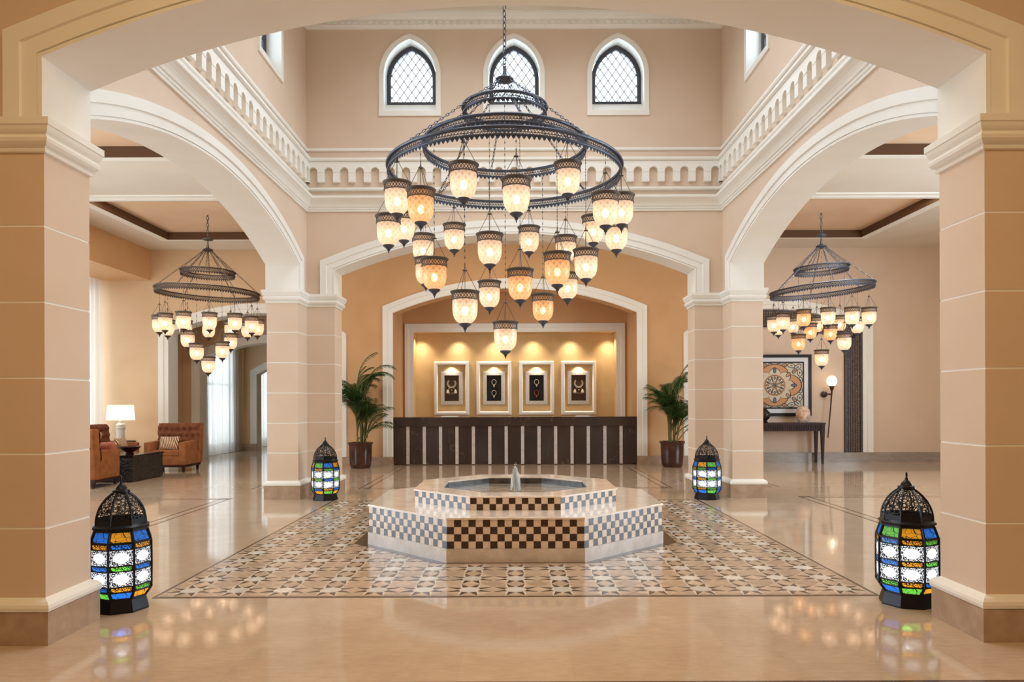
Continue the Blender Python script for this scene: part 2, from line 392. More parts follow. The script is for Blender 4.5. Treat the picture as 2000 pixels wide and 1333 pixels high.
M['goldwall'] = noisy('gold_plaster', (208, 174, 122), (218, 186, 136), 2.5, 5, 0.4, 0.05, 70)
M['silver'] = noisy('silver_leaf', (196, 186, 176), (214, 206, 198), 30, 3, 0.35, 0.0)
M['shade'] = glassy('white_lamp_shade', (255, 250, 238), 0.05, gloss=0.0)
M['shadebulb'] = emis('table_lamp_bulb', (1.0, 0.86, 0.68), 60)
M['globe'] = glassy('opal_globe', (255, 246, 232), 0.1, gloss=0.05)
M['ceramic'] = noisy('white_ceramic', (226, 224, 220), (236, 234, 230), 6, 2, 0.2, 0.0)
M['pink'] = noisy('pink_fabric', (186, 112, 96), (206, 138, 120), 18, 3, 0.9, 0.0)
M['jewelpale'] = simple('pale_jewellery', (196, 180, 158), 0.35, 0.5)
M['jewelred'] = simple('red_jewellery', (150, 70, 50), 0.35, 0.3)
M['velvetblk'] = simple('black_velvet', (18, 15, 16), 0.9)
M['velvetbrn'] = simple('brown_velvet', (72, 54, 42), 0.9)
M['tan'] = simple('ornament_tan', (204, 154, 110), 0.7)
M['orncream'] = simple('ornament_cream', (214, 206, 188), 0.7)
M['ornblue'] = simple('ornament_slate', (100, 122, 140), 0.7)
M['ornblack'] = simple('ornament_black', (30, 28, 30), 0.6)
M['mat'] = simple('white_mount', (232, 238, 246), 0.6)
def striped(name, c1, c2, scale, rot):
    m, t, b = newmat(name); N = t.nodes; L = t.links
    tc = N.new('ShaderNodeTexCoord'); mp = N.new('ShaderNodeMapping'); mp.inputs['Rotation'].default_value = rot
    w = N.new('ShaderNodeTexWave'); w.inputs['Scale'].default_value = scale; w.inputs['Distortion'].default_value = 2.5; w.inputs['Detail'].default_value = 1
    r = N.new('ShaderNodeValToRGB'); r.color_ramp.interpolation = 'CONSTANT'; r.color_ramp.elements[1].position = 0.5
    r.color_ramp.elements[0].color = lin(c1); r.color_ramp.elements[1].color = lin(c2)
    L.new(tc.outputs['Object'], mp.inputs['Vector']); L.new(mp.outputs[0], w.inputs['Vector']); L.new(w.outputs['Fac'], r.inputs['Fac']); L.new(r.outputs['Color'], b.inputs['Base Color'])
    b.inputs['Roughness'].default_value = 0.9
    return m
M['stripe'] = striped('striped_fabric', (228, 208, 176), (122, 66, 34), 9, (0, 0.3, 0))
M['net'] = striped('patterned_fabric', (226, 196, 178), (170, 104, 84), 16, (0.6, 0.3, 0.5))

# ================================================================== SETTING
# floor --------------------------------------------------------------
mb = MB(); mb.box(-11.2, -5.2, -0.1, 11.2, 27.5, 0.0)
struct(mb.build('floor', M['floor']), 'polished beige marble floor reflecting the arches and lanterns', 'floor')

# star mosaic ----------------------------------------------------------
def sh(c, k): return tuple(min(255, v*k) for v in c)
mos = []
for nm, c in (('pale', (228, 218, 206)), ('dark', (84, 70, 60)), ('peach', (206, 178, 150)), ('sand', (196, 168, 140))):
    for k in (0.90, 1.0, 1.08):
        mos.append(marble('mosaic_%s' % nm, sh(c, k), sh(c, 0.85), 9, 0.16, sh(c, 0.93), 0.05, veinf=0.3))
mos.append(simple('mosaic_grout', (222, 204, 182), 0.25)); mos.append(simple('mosaic_border', (92, 72, 58), 0.2))
GR, BO = 12, 13
mb = MB(); MH = 2.715; MC = (0.0, 8.17); NC = 15; A = (MH*2 - 0.06) / NC
mb.box(MC[0]-MH, MC[1]-MH, 0.0, MC[0]+MH, MC[1]+MH, 0.002, BO)
mb.box(MC[0]-MH+0.03, MC[1]-MH+0.03, 0.0, MC[0]+MH-0.03, MC[1]+MH-0.03, 0.003, GR)
FC = (0.0, 8.12)
def inoct(x, y, ap):
    x -= FC[0]; y -= FC[1]
    return max(abs(x), abs(y), (abs(x)+abs(y))*0.70711) < ap
def tile(pts, kind):
    cx = sum(p[0] for p in pts)/len(pts); cy = sum(p[1] for p in pts)/len(pts)
    if inoct(cx, cy, 1.4): return
    out = []
    for x, y in pts:
        d = math.hypot(x-cx, y-cy); k = max(0.0, 1 - 0.0065/max(d, 1e-6)*1.15)
        out.append((cx+(x-cx)*k, cy+(y-cy)*k, 0.0042))
    mb.poly(out, kind*3 + random.randrange(3))
g = 0.2071; q8 = 0.163; r8 = 0.228
for i in range(NC):
    for j in range(NC):
        cx = MC[0]-MH+0.03+(i+0.5)*A; cy = MC[1]-MH+0.03+(j+0.5)*A
        P = lambda u, v: (cx+u*A, cy+v*A)
        tile([P(r8, 0), P(q8, q8), P(0, r8), P(-q8, q8), P(-r8, 0), P(-q8, -q8), P(0, -r8), P(q8, -q8)], 0)
        for sx in (1, -1):
            for sy in (1, -1):
                tile([P(sx*r8, 0), P(sx*q8, sy*q8), P(sx*0.5, sy*g)], 1)
                tile([P(0, sy*r8), P(sx*q8, sy*q8), P(sx*g, sy*0.5)], 1)
        if i < NC-1: tile([P(r8, 0), P(0.5, g), P(1-r8, 0), P(0.5, -g)], 2)
        else: tile([P(r8, 0), P(0.5, g), P(0.5, -g)], 2)
        if i == 0: tile([P(-r8, 0), P(-0.5, g), P(-0.5, -g)], 2)
        if j < NC-1: tile([P(0, r8), P(g, 0.5), P(0, 1-r8), P(-g, 0.5)], 2)
        else: tile([P(0, r8), P(g, 0.5), P(-g, 0.5)], 2)
        if j == 0: tile([P(0, -r8), P(g, -0.5), P(-g, -0.5)], 2)
for i in range(-1, NC):
    for j in range(-1, NC):
        cx = MC[0]-MH+0.03+(i+1)*A; cy = MC[1]-MH+0.03+(j+1)*A; h = 0.5-g
        x0, x1, y0, y1 = (0 if i < 0 else -1), (0 if i == NC-1 else 1), (0 if j < 0 else -1), (0 if j == NC-1 else 1)
        P = lambda u, v: (cx+u*A*h, cy+v*A*h)
        if x0 and x1 and y0 and y1:
            tile([P(1, 0), P(0, 1), P(-1, 0), P(0, -1)], 3)
        else:
            pts = [p for p in ((x1, 0), (0, y1), (x0, 0), (0, y0))]
            pts = [(0, 0) if p == (0, 0) else p for p in pts]
            q = []
            for p in pts:
                if p not in q: q.append(p)
            if len(q) >= 3: tile([P(*p) for p in q], 3)
        for sx in (x0, x1):
            for sy in (y0, y1):
                if sx and sy: tile([P(sx, 0), P(sx, sy), P(0, sy)], 2)
# dark kerb round the fountain foot
pl = []
offs = [1.5+0.16, 1.5+0.09, 1.5+0.035, 1.5+0.09, 1.5+0.16, 1.5+0.09, 1.5+0.035, 1.5+0.09]
for k in range(8):
    a1, a2 = k*PI/4, (k+1)*PI/4; d1, d2 = offs[(k) % 8], offs[(k+1) % 8]
    o1 = {0: 1.66, 1: 1.59, 2: 1.54, 3: 1.59, 4: 1.66, 5: 1.59, 6: 1.54, 7: 1.59}[k]; o2 = {0: 1.66, 1: 1.59, 2: 1.54, 3: 1.59, 4: 1.66, 5: 1.59, 6: 1.54, 7: 1.59}[(k+1) % 8]
    det = math.cos(a1)*math.sin(a2) - math.sin(a1)*math.cos(a2)
    x = (o1*math.sin(a2) - o2*math.sin(a1))/det; y = (o2*math.cos(a1) - o1*math.cos(a2))/det
    pl.append((FC[0]+x, FC[1]+y, 0.0052))
mb.poly(pl, BO)
struct(mb.build('floor_mosaic', mos, fix=False), 'square star patterned marble mosaic set in the floor round the fountain', 'floor mosaic')

# thin inlay borders of the aisles and the lobby
mb = MB()
def band_line(x0, y0, x1, y1, w=0.14):
    along_x = abs(x1-x0) > abs(y1-y0)
    for o, ww, mi in ((0, 0.02, 0), (w, 0.02, 0), (w/2, 0.09, 1)):
        if along_x: mb.box(x0, y0+o-ww/2, 0, x1, y0+o+ww/2, 0.0015, mi)
        else: mb.box(x0+o-ww/2, y0, 0, x0+o+ww/2, y1, 0.0015, mi)
    L_ = abs(x1-x0)+abs(y1-y0); n = int(L_/0.12)
    for k in range(n):
        t = (k+0.5)/n; c = w/2
        if along_x: cx, cy = x0+(x1-x0)*t, y0+c
        else: cx, cy = x0+c, y0+(y1-y0)*t
        mb.poly([(cx-0.045, cy, 0.003), (cx, cy-0.03, 0.003), (cx+0.045, cy, 0.003), (cx, cy+0.03, 0.003)], 2)
for s in (-1, 1):
    x0 = 4.33 if s > 0 else -4.47
    band_line(x0, 5.0, x0, 11.2); band_line(min(s*4.33, s*8.6), 11.06, max(s*4.33, s*8.6), 11.06)
    band_line(2.5 if s > 0 else -2.64, 12.35, 2.5 if s > 0 else -2.64, 16.3)
    band_line(4.33 if s > 0 else -4.47, 12.4, 4.33 if s > 0 else -4.47, 16.9)
band_line(-2.6, 12.35, 2.6, 12.35)
mb.box(-11, 3.5, 0, 11, 3.80, 0.0015, 0)
struct(mb.build('floor_border', [simple('inlay_brown', (92, 72, 60), 0.15), simple('inlay_sand', (196, 168, 140), 0.12), simple('inlay_pale', (220, 206, 188), 0.12)]), 'thin dark inlaid border lines in the marble floor of aisles and lobby', 'floor border')

# central hall walls -----------------------------------------------------
T_back = lambda u, w, z: (u, Y1 + w, z)
T_front = lambda u, w, z: (u, Y0 - w, z)
T_left = lambda u, w, z: (-HX - w, YC + u, z)
T_right = lambda u, w, z: (HX + w, YC + u, z)
WT = 0.40   # upper wall thickness
WOP = 0.41; WZ0 = 6.06; WZS = 6.64; WZA = 7.20
def pointed(w, zs, za, n=10):
    h = za-zs; r = (h*h+w*w)/(2*w); th = math.acos((r-w)/r)
    left = [(r-w - r*math.cos(th*i/n), zs + r*math.sin(th*i/n)) for i in range(n+1)]
    return left, [(-x, z) for x, z in reversed(left[:-1])]
def hall_wall(mb, T, L_, windows=True):
    # L_ half length inside the hall
    arc = arch_path(AR, 3.1, ZS, ZA)
    poly = [(-L_, 3.1), (-L_, 5.6), (L_, 5.6), (L_, 3.1)] + list(reversed(arc))
    # front/back plaster, soffit cream
    n = len(mb.v); k = len(poly)
    mb.v += [T(u, 0, z) for u, z in poly] + [T(u, TH, z) for u, z in poly]
    mb.face(range(n, n+k), 0); mb.face(range(n+2*k-1, n+k-1, -1), 0)
    for i in range(k):
        j = (i+1) % k; mb.face((n+i, n+k+i, n+k+j, n+j), 1 if i >= 4 and j != 0 else 0)
    xs = [-L_, -0.8225, 0.8225, L_]
    for b in range(3):
        x0, x1 = xs[b], xs[b+1]; c = (-1.645, 0, 1.645)[b]
        if windows:
            l, r = pointed(WOP, WZS, WZA)
            hl = [(c+x, z) for x, z in l]; hr = [(c+x, z) for x, z in r]
            lp = [(x0, 5.6), (x0, TOP+0.1), (c, TOP+0.1)] + list(reversed(hl)) + [(c-WOP, WZ0), (c, WZ0), (c, 5.6)]
            rp = [(c, 5.6), (c, WZ0), (c+WOP, WZ0)] + list(reversed(hr)) + [(c, WZA), (c, TOP+0.1), (x1, TOP+0.1), (x1, 5.6)]
            mb.prism(lp, 0, WT, T, 0, 2); mb.prism(rp, 0, WT, T, 0, 2)
        else: mb.prism([(x0, 5.6), (x0, TOP+0.1), (x1, TOP+0.1), (x1, 5.6)], 0, WT, T, 0)
for nm, T, L_, win, lab in (('wall_back', T_back, HX+TH, True, 'peach wall above the back arch with three lattice windows'),
                            ('wall_left', T_left, HY, True, 'peach wall above the left side arch of the hall'),
                            ('wall_right', T_right, HY, True, 'peach wall above the right side arch of the hall'),
                            ('wall_front', T_front, HX+TH, False, 'wall with the wide arch nearest the camera')):
    mb = MB(); hall_wall(mb, T, L_, win)
    if nm == 'wall_front':
        for s in (-1, 1):
            arc = [(s*6.2 + (u), z) for u, z in arch_path(2.0, 0, 3.2, 3.7)]
            lo, hi = (s*11.2, s*(HX+TH)) if s < 0 else (HX+TH, 11.2)
            mb.prism([(lo, 0), (lo, 5.6), (hi, 5.6), (hi, 0)] + list(reversed(arc)), 0, TH, T, 0, 1)
    struct(mb.build(nm, [M['paint'], M['cream'], M['cream']]), lab, 'wall')

# archivolts ---------------------------------------------------------------
AV = [(0.0, 0.0), (0.0, -0.018), (0.022, -0.018), (0.022, -0.010), (0.03, -0.010), (0.03, -0.024), (0.118, -0.024), (0.124, -0.040), (0.222, -0.040), (0.23, 0.0)]
tn = [0]
def trim(mb, mats, lab):
    tn[0] += 1
    return struct(mb.build('trim_%d' % tn[0], mats), lab, 'moulding')
def both(T):
    return T, (lambda u, w, z: T(u, TH - w, z))
for T, lab in ((T_front, 'front arch'), (T_back, 'back arch'), (T_left, 'left side arch'), (T_right, 'right side arch')):
    mb = MB(); p = arch_path(AR, ZCAP-0.01, ZS, ZA)
    for TT in both(T): sweep(mb, p, AV, TT)
    trim(mb, M['cream'], 'stepped cream archivolt round the %s of the hall' % lab)

# hall string courses, corbel arcade and cornice
sq = [(-HX, Y0), (HX, Y0), (HX, Y1), (-HX, Y1)]
def hall_mould(prof, lab, extra=None):
    mb = MB(); mould(mb, sq, prof, sign=-1)
    if extra: extra(mb)
    trim(mb, [M['cream'], M['paint']], lab)
hall_mould([(0, 4.475), (0.022, 4.475), (0.022, 4.505), (0.035, 4.51), (0.035, 4.54), (0.05, 4.545), (0.06, 4.575), (0.08, 4.61), (0.108, 4.64), (0.128, 4.655), (0.134, 4.665), (0.134, 4.70), (0, 4.71)], 'deep cream cornice above the arches of the hall')
hall_mould([(0, 4.80), (0.045, 4.805), (0.055, 4.82), (0.055, 4.845), (0, 4.855)], 'thin cream fillet under the corbel arcade')
hall_mould([(0.0, 5.245), (0.075, 5.255), (0.095, 5.27), (0.095, 5.305), (0, 5.315)], 'cream string course on top of the corbel arcade')
hall_mould([(0, 5.43), (0.02, 5.43), (0.03, 5.445), (0.03, 5.475), (0, 5.48)], 'upper thin cream string course under the windows')
def crown(mb):
    n = 60
    for T, L_ in ((T_back, HX), (T_left, HY), (T_right, HY)):
        for k in range(n):
            u = -L_ + (k+0.5)*2*L_/n
            P = [T(u-0.032, -0.05, 7.40), T(u+0.032, -0.085, 7.455)]
            x0, x1 = sorted((P[0][0], P[1][0])); y0, y1 = sorted((P[0][1], P[1][1]))
            mb.box(x0, y0, 7.405, x1, y1, 7.455)
hall_mould([(0, 7.35), (0.03, 7.355), (0.04, 7.38), (0.06, 7.40), (0.06, 7.455), (0.11, 7.465), (0.13, 7.49), (0.15, 7.54), (0.15, TOP), (0, TOP)], 'dentilled cream crown moulding under the high ceiling', crown)
mb = MB()
for T, L_ in ((T_back, HX), (T_left, HY), (T_right, HY), (T_front, HX)):
    n = 27; sp_ = 2*L_/n; hw = 0.068; zb, zi, zt = 4.93, 5.095, 5.25
    for k in range(n):
        c = -L_ + (k+0.5)*sp_
        arc = [(c - hw*math.cos(PI*i/8), zi + hw*math.sin(PI*i/8)) for i in range(9)]
        mb.prism([(c-sp_/2, zb), (c-sp_/2, zt), (c+sp_/2, zt), (c+sp_/2, zb), (c+hw, zb)] + list(reversed(arc)) + [(c-hw, zb)], 0, -0.062, T, 0)
        for q in (-1, 1):
            a, b = c + q*hw, c + q*sp_/2
            mb.prism([(min(a, b), zi-0.018), (min(a, b), zi-0.006), (max(a, b), zi-0.006), (max(a, b), zi-0.018)], -0.062, -0.068, T, 0)
trim(mb, M['cream'], 'row of small round arches on corbels running round the hall')

# windows ------------------------------------------------------------------
def make_window(i, T, c, lab):
    e = empty('window_%d' % i); struct(e, lab, 'window')
    mbt = MB(); l, r = pointed(WOP, WZS, WZA, 12)
    path = [(c-WOP, WZ0)] + [(c+x, z) for x, z in l] + [(c+x, z) for x, z in r] + [(c+WOP, WZ0)]
    sweep(mbt, path, [(0, 0), (0, -0.02), (0.06, -0.026), (0.075, -0.026), (0.08, 0)], T)
    mbt.prism([(c-WOP-0.08, WZ0-0.075), (c-WOP-0.08, WZ0), (c+WOP+0.08, WZ0), (c+WOP+0.08, WZ0-0.075)], 0, -0.026, T)
    mbt.build('window_trim', M['cream'], e)
    ms = MB()
    ms.loft([[T(u, 0.0, WZ0), T(u, 0.26, WZ0), T(u, 0.26, 6.27), T(u, 0.20, 6.25)] for u in (c-WOP, c+WOP)], 0, False, True, (True, True))
    ms.build('window_sill', M['white'], e)
    l, r = pointed(WOP-0.01, WZS, WZA-0.012, 12)
    ol = [(c+x, z) for x, z in l] + [(c+x, z) for x, z in r]
    path = [(c-WOP+0.01, 6.25)] + ol + [(c+WOP-0.01, 6.25)]
    mf = MB(); sweep(mf, path, [(0, 0.19), (0, 0.26), (-0.065, 0.26), (-0.065, 0.21), (-0.05, 0.19)], T)
    mf.prism([(c-WOP+0.01, 6.245), (c-WOP+0.01, 6.285), (c+WOP-0.01, 6.285), (c+WOP-0.01, 6.245)], 0.186, 0.264, T)
    mf.build('window_frame', M['winframe'], e)
    inner = off_path(path, -0.055)
    def inside(u, z):
        w = WOP-0.065; x = abs(u-c)
        if z < 6.28 or x > w: return False
        if z <= WZS: return True
        h = WZA-0.075-WZS; rr = (h*h+w*w)/(2*w)
        return (x+(rr-w))**2 + (z-WZS)**2 <= rr*rr
    ml = MB(); dx, dz = 0.128, 0.178
    for sg in (1, -1):
        for k in range(-14, 15):
            pts = []
            for q in range(0, 200):
                z = 6.28 + q*0.0046; u = c + k*dx + sg*(z-6.28)/dz*dx
                if inside(u, z): pts.append((u, z))
            if len(pts) > 4:
                a, b = pts[0], pts[-1]
                ml.bar(T(a[0], 0.235, a[1]), T(b[0], 0.235, b[1]), 0.014, 0.012)
    ml.build('window_lattice', M['lead'], e)
    mp_ = MB(); mp_.poly([T(u, 0.25, z) for u, z in inner]); mp_.build('window_pane', M['pane'], e, fix=False)
wi = 1
for T, side in ((T_back, 'back'), (T_left, 'left'), (T_right, 'right')):
    for k, u in enumerate((-1.645, 0, 1.645)):
        pos = (('left', 'middle', 'right') if side == 'back' else ('nearest', 'middle', 'farthest'))[k]
        make_window(wi, T, u, 'pointed black lattice window in a cream surround, %s of three high on the %s wall' % (pos, side)); wi += 1

# ceilings -----------------------------------------------------------------
mb = MB(); mb.box(-HX-WT, Y0-WT, TOP, HX+WT, Y1+WT, TOP+0.15)
struct(mb.build('ceiling_hall', M['ceil']), 'high white ceiling over the fountain hall', 'ceiling')
mb = MB()
def slab(x0, y0, x1, y1, holes):
    xs = sorted({x0, x1, *[v for h in holes for v in (h[0], h[2])]}); ys = sorted({y0, y1, *[v for h in holes for v in (h[1], h[3])]})
    for i in range(len(xs)-1):
        for j in range(len(ys)-1):
            cx, cy = (xs[i]+xs[i+1])/2, (ys[j]+ys[j+1])/2
            if any(h[0] < cx < h[2] and h[1] < cy < h[3] for h in holes): continue
            mb.box(xs[i], ys[j], CEIL, xs[i+1], ys[j+1], CEIL+0.12, 0)
    for h in holes:
        z = CEIL+0.12
        mb.box(h[0]-0.3, h[1]-0.3, z+0.0, h[2]+0.3, h[3]+0.3, z+0.12, 1)
        # brown reveal, then the moulded lip
        mb2 = [(h[0], h[1]), (h[2], h[1]), (h[2], h[3]), (h[0], h[3])]
        mould(mb, mb2, [(0.0, CEIL-0.045), (0.03, CEIL-0.05), (0.10, CEIL-0.045), (0.14, CEIL-0.025), (0.24, CEIL-0.02), (0.25, CEIL)], 3)
        mould(mb, mb2, [(-0.006, CEIL-0.045), (-0.006, CEIL+0.119)], 2)
for s in (-1, 1):
    xa, xb = (HX+TH, 11.2) if s > 0 else (-11.2, -HX-TH)
    hx0, hx1 = (4.75, 7.72) if s > 0 else (-7.72, -4.75)
    slab(xa, Y0-TH, xb, 18.1, [(hx0, 7.6, hx1, 10.85), (hx0, 13.2, hx1, 16.3)])
slab(-HX-TH, Y1+WT, HX+TH, 18.1, [])
slab(-11.2, -5.2, 11.2, Y0-TH, [])
slab(-11.2, 18.1, 0, 27.5, [])
struct(mb.build('ceiling', [M['ceil'], M['ceilpanel'], M['coffer'], M['cream']]), 'white ceiling with brown edged recessed panels over the aisles', 'ceiling')

# outer walls ----------------------------------------------------------------
def windowed(mb, xa, xb, spans, y0, y1, zb=0.4, zt=4.2):
    y = y0
    for a, b in spans:
        mb.box(xa, y, 0, xb, a, CEIL+0.1); mb.box(xa, a, 0, xb, b, zb); mb.box(xa, a, zt, xb, b, CEIL+0.1); y = b
        xm = (xa+xb)/2
        for k in (1, 2): mb.box(xm-0.03, a+(b-a)*k/3-0.03, zb, xm+0.03, a+(b-a)*k/3+0.03, zt, 1)
        mb.box(xm-0.03, a, 2.9, xm+0.03, b, 2.96, 1)
    mb.box(xa, y, 0, xb, y1, CEIL+0.1)
GS = [(4.6, 6.6), (7.0, 9.0), (9.4, 11.4)]
mb = MB(); windowed(mb, 11.0, 11.2, GS, -5.2, 18.1); struct(mb.build('wall_far_right', [M['paint'], M['winframe']]), 'plain outer wall of the right aisle', 'wall')
mb = MB()
windowed(mb, -11.2, -11.0, [(4.6, 6.6), (7.0, 9.6)], -5.2, 10.0)
mb.box(-11.2, 10.0, 0, -9.95, 10.4, CEIL+0.1)
mb.box(-11.2, 10.4, 4.42, -8.75, 18.0, CEIL+0.02, 0)
mb.box(-10.4, 10.4, 0, -10.25, 18.0, 0.25); mb.box(-10.4, 10.4, 4.2, -10.25, 18.0, 4.5)
for y in (10.4, 12.3, 14.2, 16.1): mb.box(-10.4, y-0.05, 0, -10.25, y+0.25, 4.5)
struct(mb.build('wall_lounge', [M['orange'], M['winframe']]), 'apricot bulkhead and window wall on the left of the lounge', 'wall')
mb = MB(); mb.box(-11.2, -5.3, 0, 11.2, -5.2, CEIL+0.1); struct(mb.build('wall_entrance', M['orange']), 'wall behind the camera', 'wall')

# lobby back wall at 17.1
YL = 17.1
T_lob = lambda u, w, z: (u, YL + w, z)
mb = MB()
arc = arch_path(AR, 0, ZS, ZA)
mb.prism([(-5.1, 0), (-5.1, CEIL+0.05), (5.1, CEIL+0.05), (5.1, 0)] + list(reversed(arc)), 0, TH, T_lob, 0, 0)
mb.box(-3.1, YL+TH, 0, -AR, 18.9, 4.5); mb.box(AR, YL+TH, 0, 3.1, 18.9, 4.5)
mb.box(-3.1, YL+TH, 4.3, 3.1, 18.9, 4.5)
struct(mb.build('wall_reception', M['orange']), 'peach wall tinted apricot for warm light, with the arched recess behind the reception desk', 'wall')
YN = 18.6; YNB = 19.05
mb = MB(); NX, NZ = 2.575, 3.245
mb.prism([(-2.9, 0), (-2.9, 4.4), (2.9, 4.4), (2.9, 0), (NX, 0), (NX, NZ), (-NX, NZ), (-NX, 0)], 0, 0.1, lambda u, w, z: (u, YN+w, z), 0, 0)
mb.box(-2.9, YNB, 0, 2.9, YNB+0.1, 3.6, 1)
mb.box(-2.9, YN+0.1, 0, -NX, YNB, 3.6, 1); mb.box(NX, YN+0.1, 0, 2.9, YNB, 3.6, 1); mb.box(-NX, YN+0.1, NZ, NX, YNB, 3.6, 1)
struct(mb.build('wall_niche', [M['orange'], M['goldwall']]), 'golden lit niche wall behind the reception desk', 'wall')
mb = MB(); sweep(mb, arch_path(AR, 0.2, ZS, ZA), [(0.0, 0.0), (0.0, -0.03), (0.02, -0.04), (0.12, -0.04), (0.13, -0.055), (0.235, -0.055), (0.245, 0)], T_lob)
trim(mb, M['cream'], 'cream archivolt of the reception recess')
mb = MB(); sweep(mb, [(-NX, 0), (-NX, NZ), (NX, NZ), (NX, 0)], [(0, 0), (0, -0.03), (0.11, -0.03), (0.12, -0.05), (0.215, -0.05), (0.225, 0)], lambda u, w, z: (u, YN+w, z))
trim(mb, M['cream'], 'rectangular cream surround of the lit niche')
for s, sd in ((-1, 'left'), (1, 'right')):
    mb = MB(); sweep(mb, [(s*4.51+u, z) for u, z in arch_path(0.40, 0.2, 2.98, 3.12)], [(0, 0), (0, -0.03), (0.08, -0.04), (0.17, -0.04), (0.18, 0)], T_lob)
    trim(mb, M['cream'], 'narrow arched cream surround on the lobby wall, %s of the palm' % sd)

# aisle end walls at 17.6
YA = 17.6; AC = 6.12
T_ais = lambda u, w, z: (u, YA + w, z)
AA, AZS, AZA = 2.2, 3.15, 3.62
mb = MB()
arc = [(-AC+u, z) for u, z in arch_path(AA, 0, AZS, AZA)]
mb.prism([(-11.0, 0), (-11.0, CEIL+0.05), (-3.7, CEIL+0.05), (-3.7, 0)] + list(reversed(arc)), 0, TH, T_ais, 0, 1)
YW2 = 19.3
arc = [(-AC+u, z) for u, z in arch_path(2.18, 0, 2.65, 3.07)]
mb.prism([(-8.95, 0), (-8.95, CEIL), (-3.0, CEIL), (-3.0, 0)] + list(reversed(arc)), 0, 0.40, lambda u, w, z: (u, YW2+w, z), 0, 1)
arc = [(-5.9+u, z) for u, z in arch_path(2.12, 0, 2.35, 2.95)]
mb.prism([(-8.95, 0), (-8.95, CEIL), (-3.0, CEIL), (-3.0, 0)] + list(reversed(arc)), 0, 0.40, lambda u, w, z: (u, 22.75+w, z), 0, 1)
mb.box(-8.95, 18.0, 0, -8.75, YW2, CEIL)
for ya, yb in ((19.7, 20.25), (21.95, 22.75), (23.15, 23.6), (25.4, 27.4)): mb.box(-8.95, ya, 0, -8.75, yb, CEIL)
mb.box(-8.95, 19.7, 0, -8.75, 27.4, 0.28); mb.box(-8.95, 19.7, 3.3, -8.75, 27.4, CEIL)
mb.box(-8.95, 19.7, 1.98, -8.80, 27.4, 2.06, 2)
mb.box(-8.95, 27.3, 0, -2.9, 27.5, CEIL); mb.box(-3.1, 18.07, 0, -2.9, 27.4, CEIL)
struct(mb.build('wall_lounge_end', [M['lounge'], M['cream'], M['winframe']]), 'end wall of the left aisle with arches into the curtained corridor', 'wall')
mb = MB(); sweep(mb, [(-AC+u, z) for u, z in arch_path(AA, 0.0, AZS, AZA)], [(0, 0), (0, -0.03), (0.10, -0.03), (0.11, -0.05), (0.235, -0.05), (0.245, 0)], T_ais)
sweep(mb, [(-AC+u, z) for u, z in arch_path(2.18, 0.0, 2.65, 3.07)], [(0, 0), (0, -0.03), (0.10, -0.03), (0.11, -0.05), (0.21, -0.05), (0.22, 0)], lambda u, w, z: (u, YW2+w, z))
sweep(mb, [(-5.9+u, z) for u, z in arch_path(2.12, 0.0, 2.35, 2.95)], [(0, 0), (0, -0.03), (0.2, -0.04), (0.21, 0)], lambda u, w, z: (u, 22.75+w, z))
trim(mb, M['cream'], 'cream surrounds of the arches at the end of the left aisle')
mb = MB(); mb.box(3.7, YA, 0, 11.0, YA+TH, CEIL+0.05)
struct(mb.build('wall_gallery_end', M['paint']), 'end wall of the right aisle behind the framed ornament', 'wall')
mb = MB(); sweep(mb, [(AC+u, z) for u, z in arch_path(2.22, 0.2, 3.18, 3.68)], [(0, 0), (0, -0.05), (0.10, -0.05), (0.11, -0.07), (0.24, -0.07), (0.25, 0)], T_ais)
trim(mb, M['cream'], 'arched cream surround round the dark lattice in the right aisle')
# baseboards
mb = MB()
for a in ((-5.1, YL-0.066, -AR-0.005, YL), (AR+0.005, YL-0.066, 5.1, YL)): mb.box(a[0], a[1], 0, a[2], a[3], 0.2)
struct(mb.build('baseboard_lobby', M['plinth']), 'taupe marble baseboard of the lobby wall', 'baseboard')
mb = MB(); mb.box(3.7, YA-0.09, 0, 11.0, YA, 0.23); struct(mb.build('baseboard_right', M['greymarble']), 'grey marble baseboard of the right aisle', 'baseboard')
mb = MB()
for a in ((-9.9, YA-0.03, -AC-AA-0.24, YA), (-AC+AA+0.24, YA-0.03, -3.7, YA), (-8.7, YW2-0.03, -AC-2.18-0.2, YW2), (-8.7, 22.70, -5.9-2.12, 22.75)): mb.box(a[0], a[1], 0, a[2], a[3], 0.2)
struct(mb.build('baseboard_left', M['plinth']), 'taupe marble baseboard at the end of the left aisle', 'baseboard')

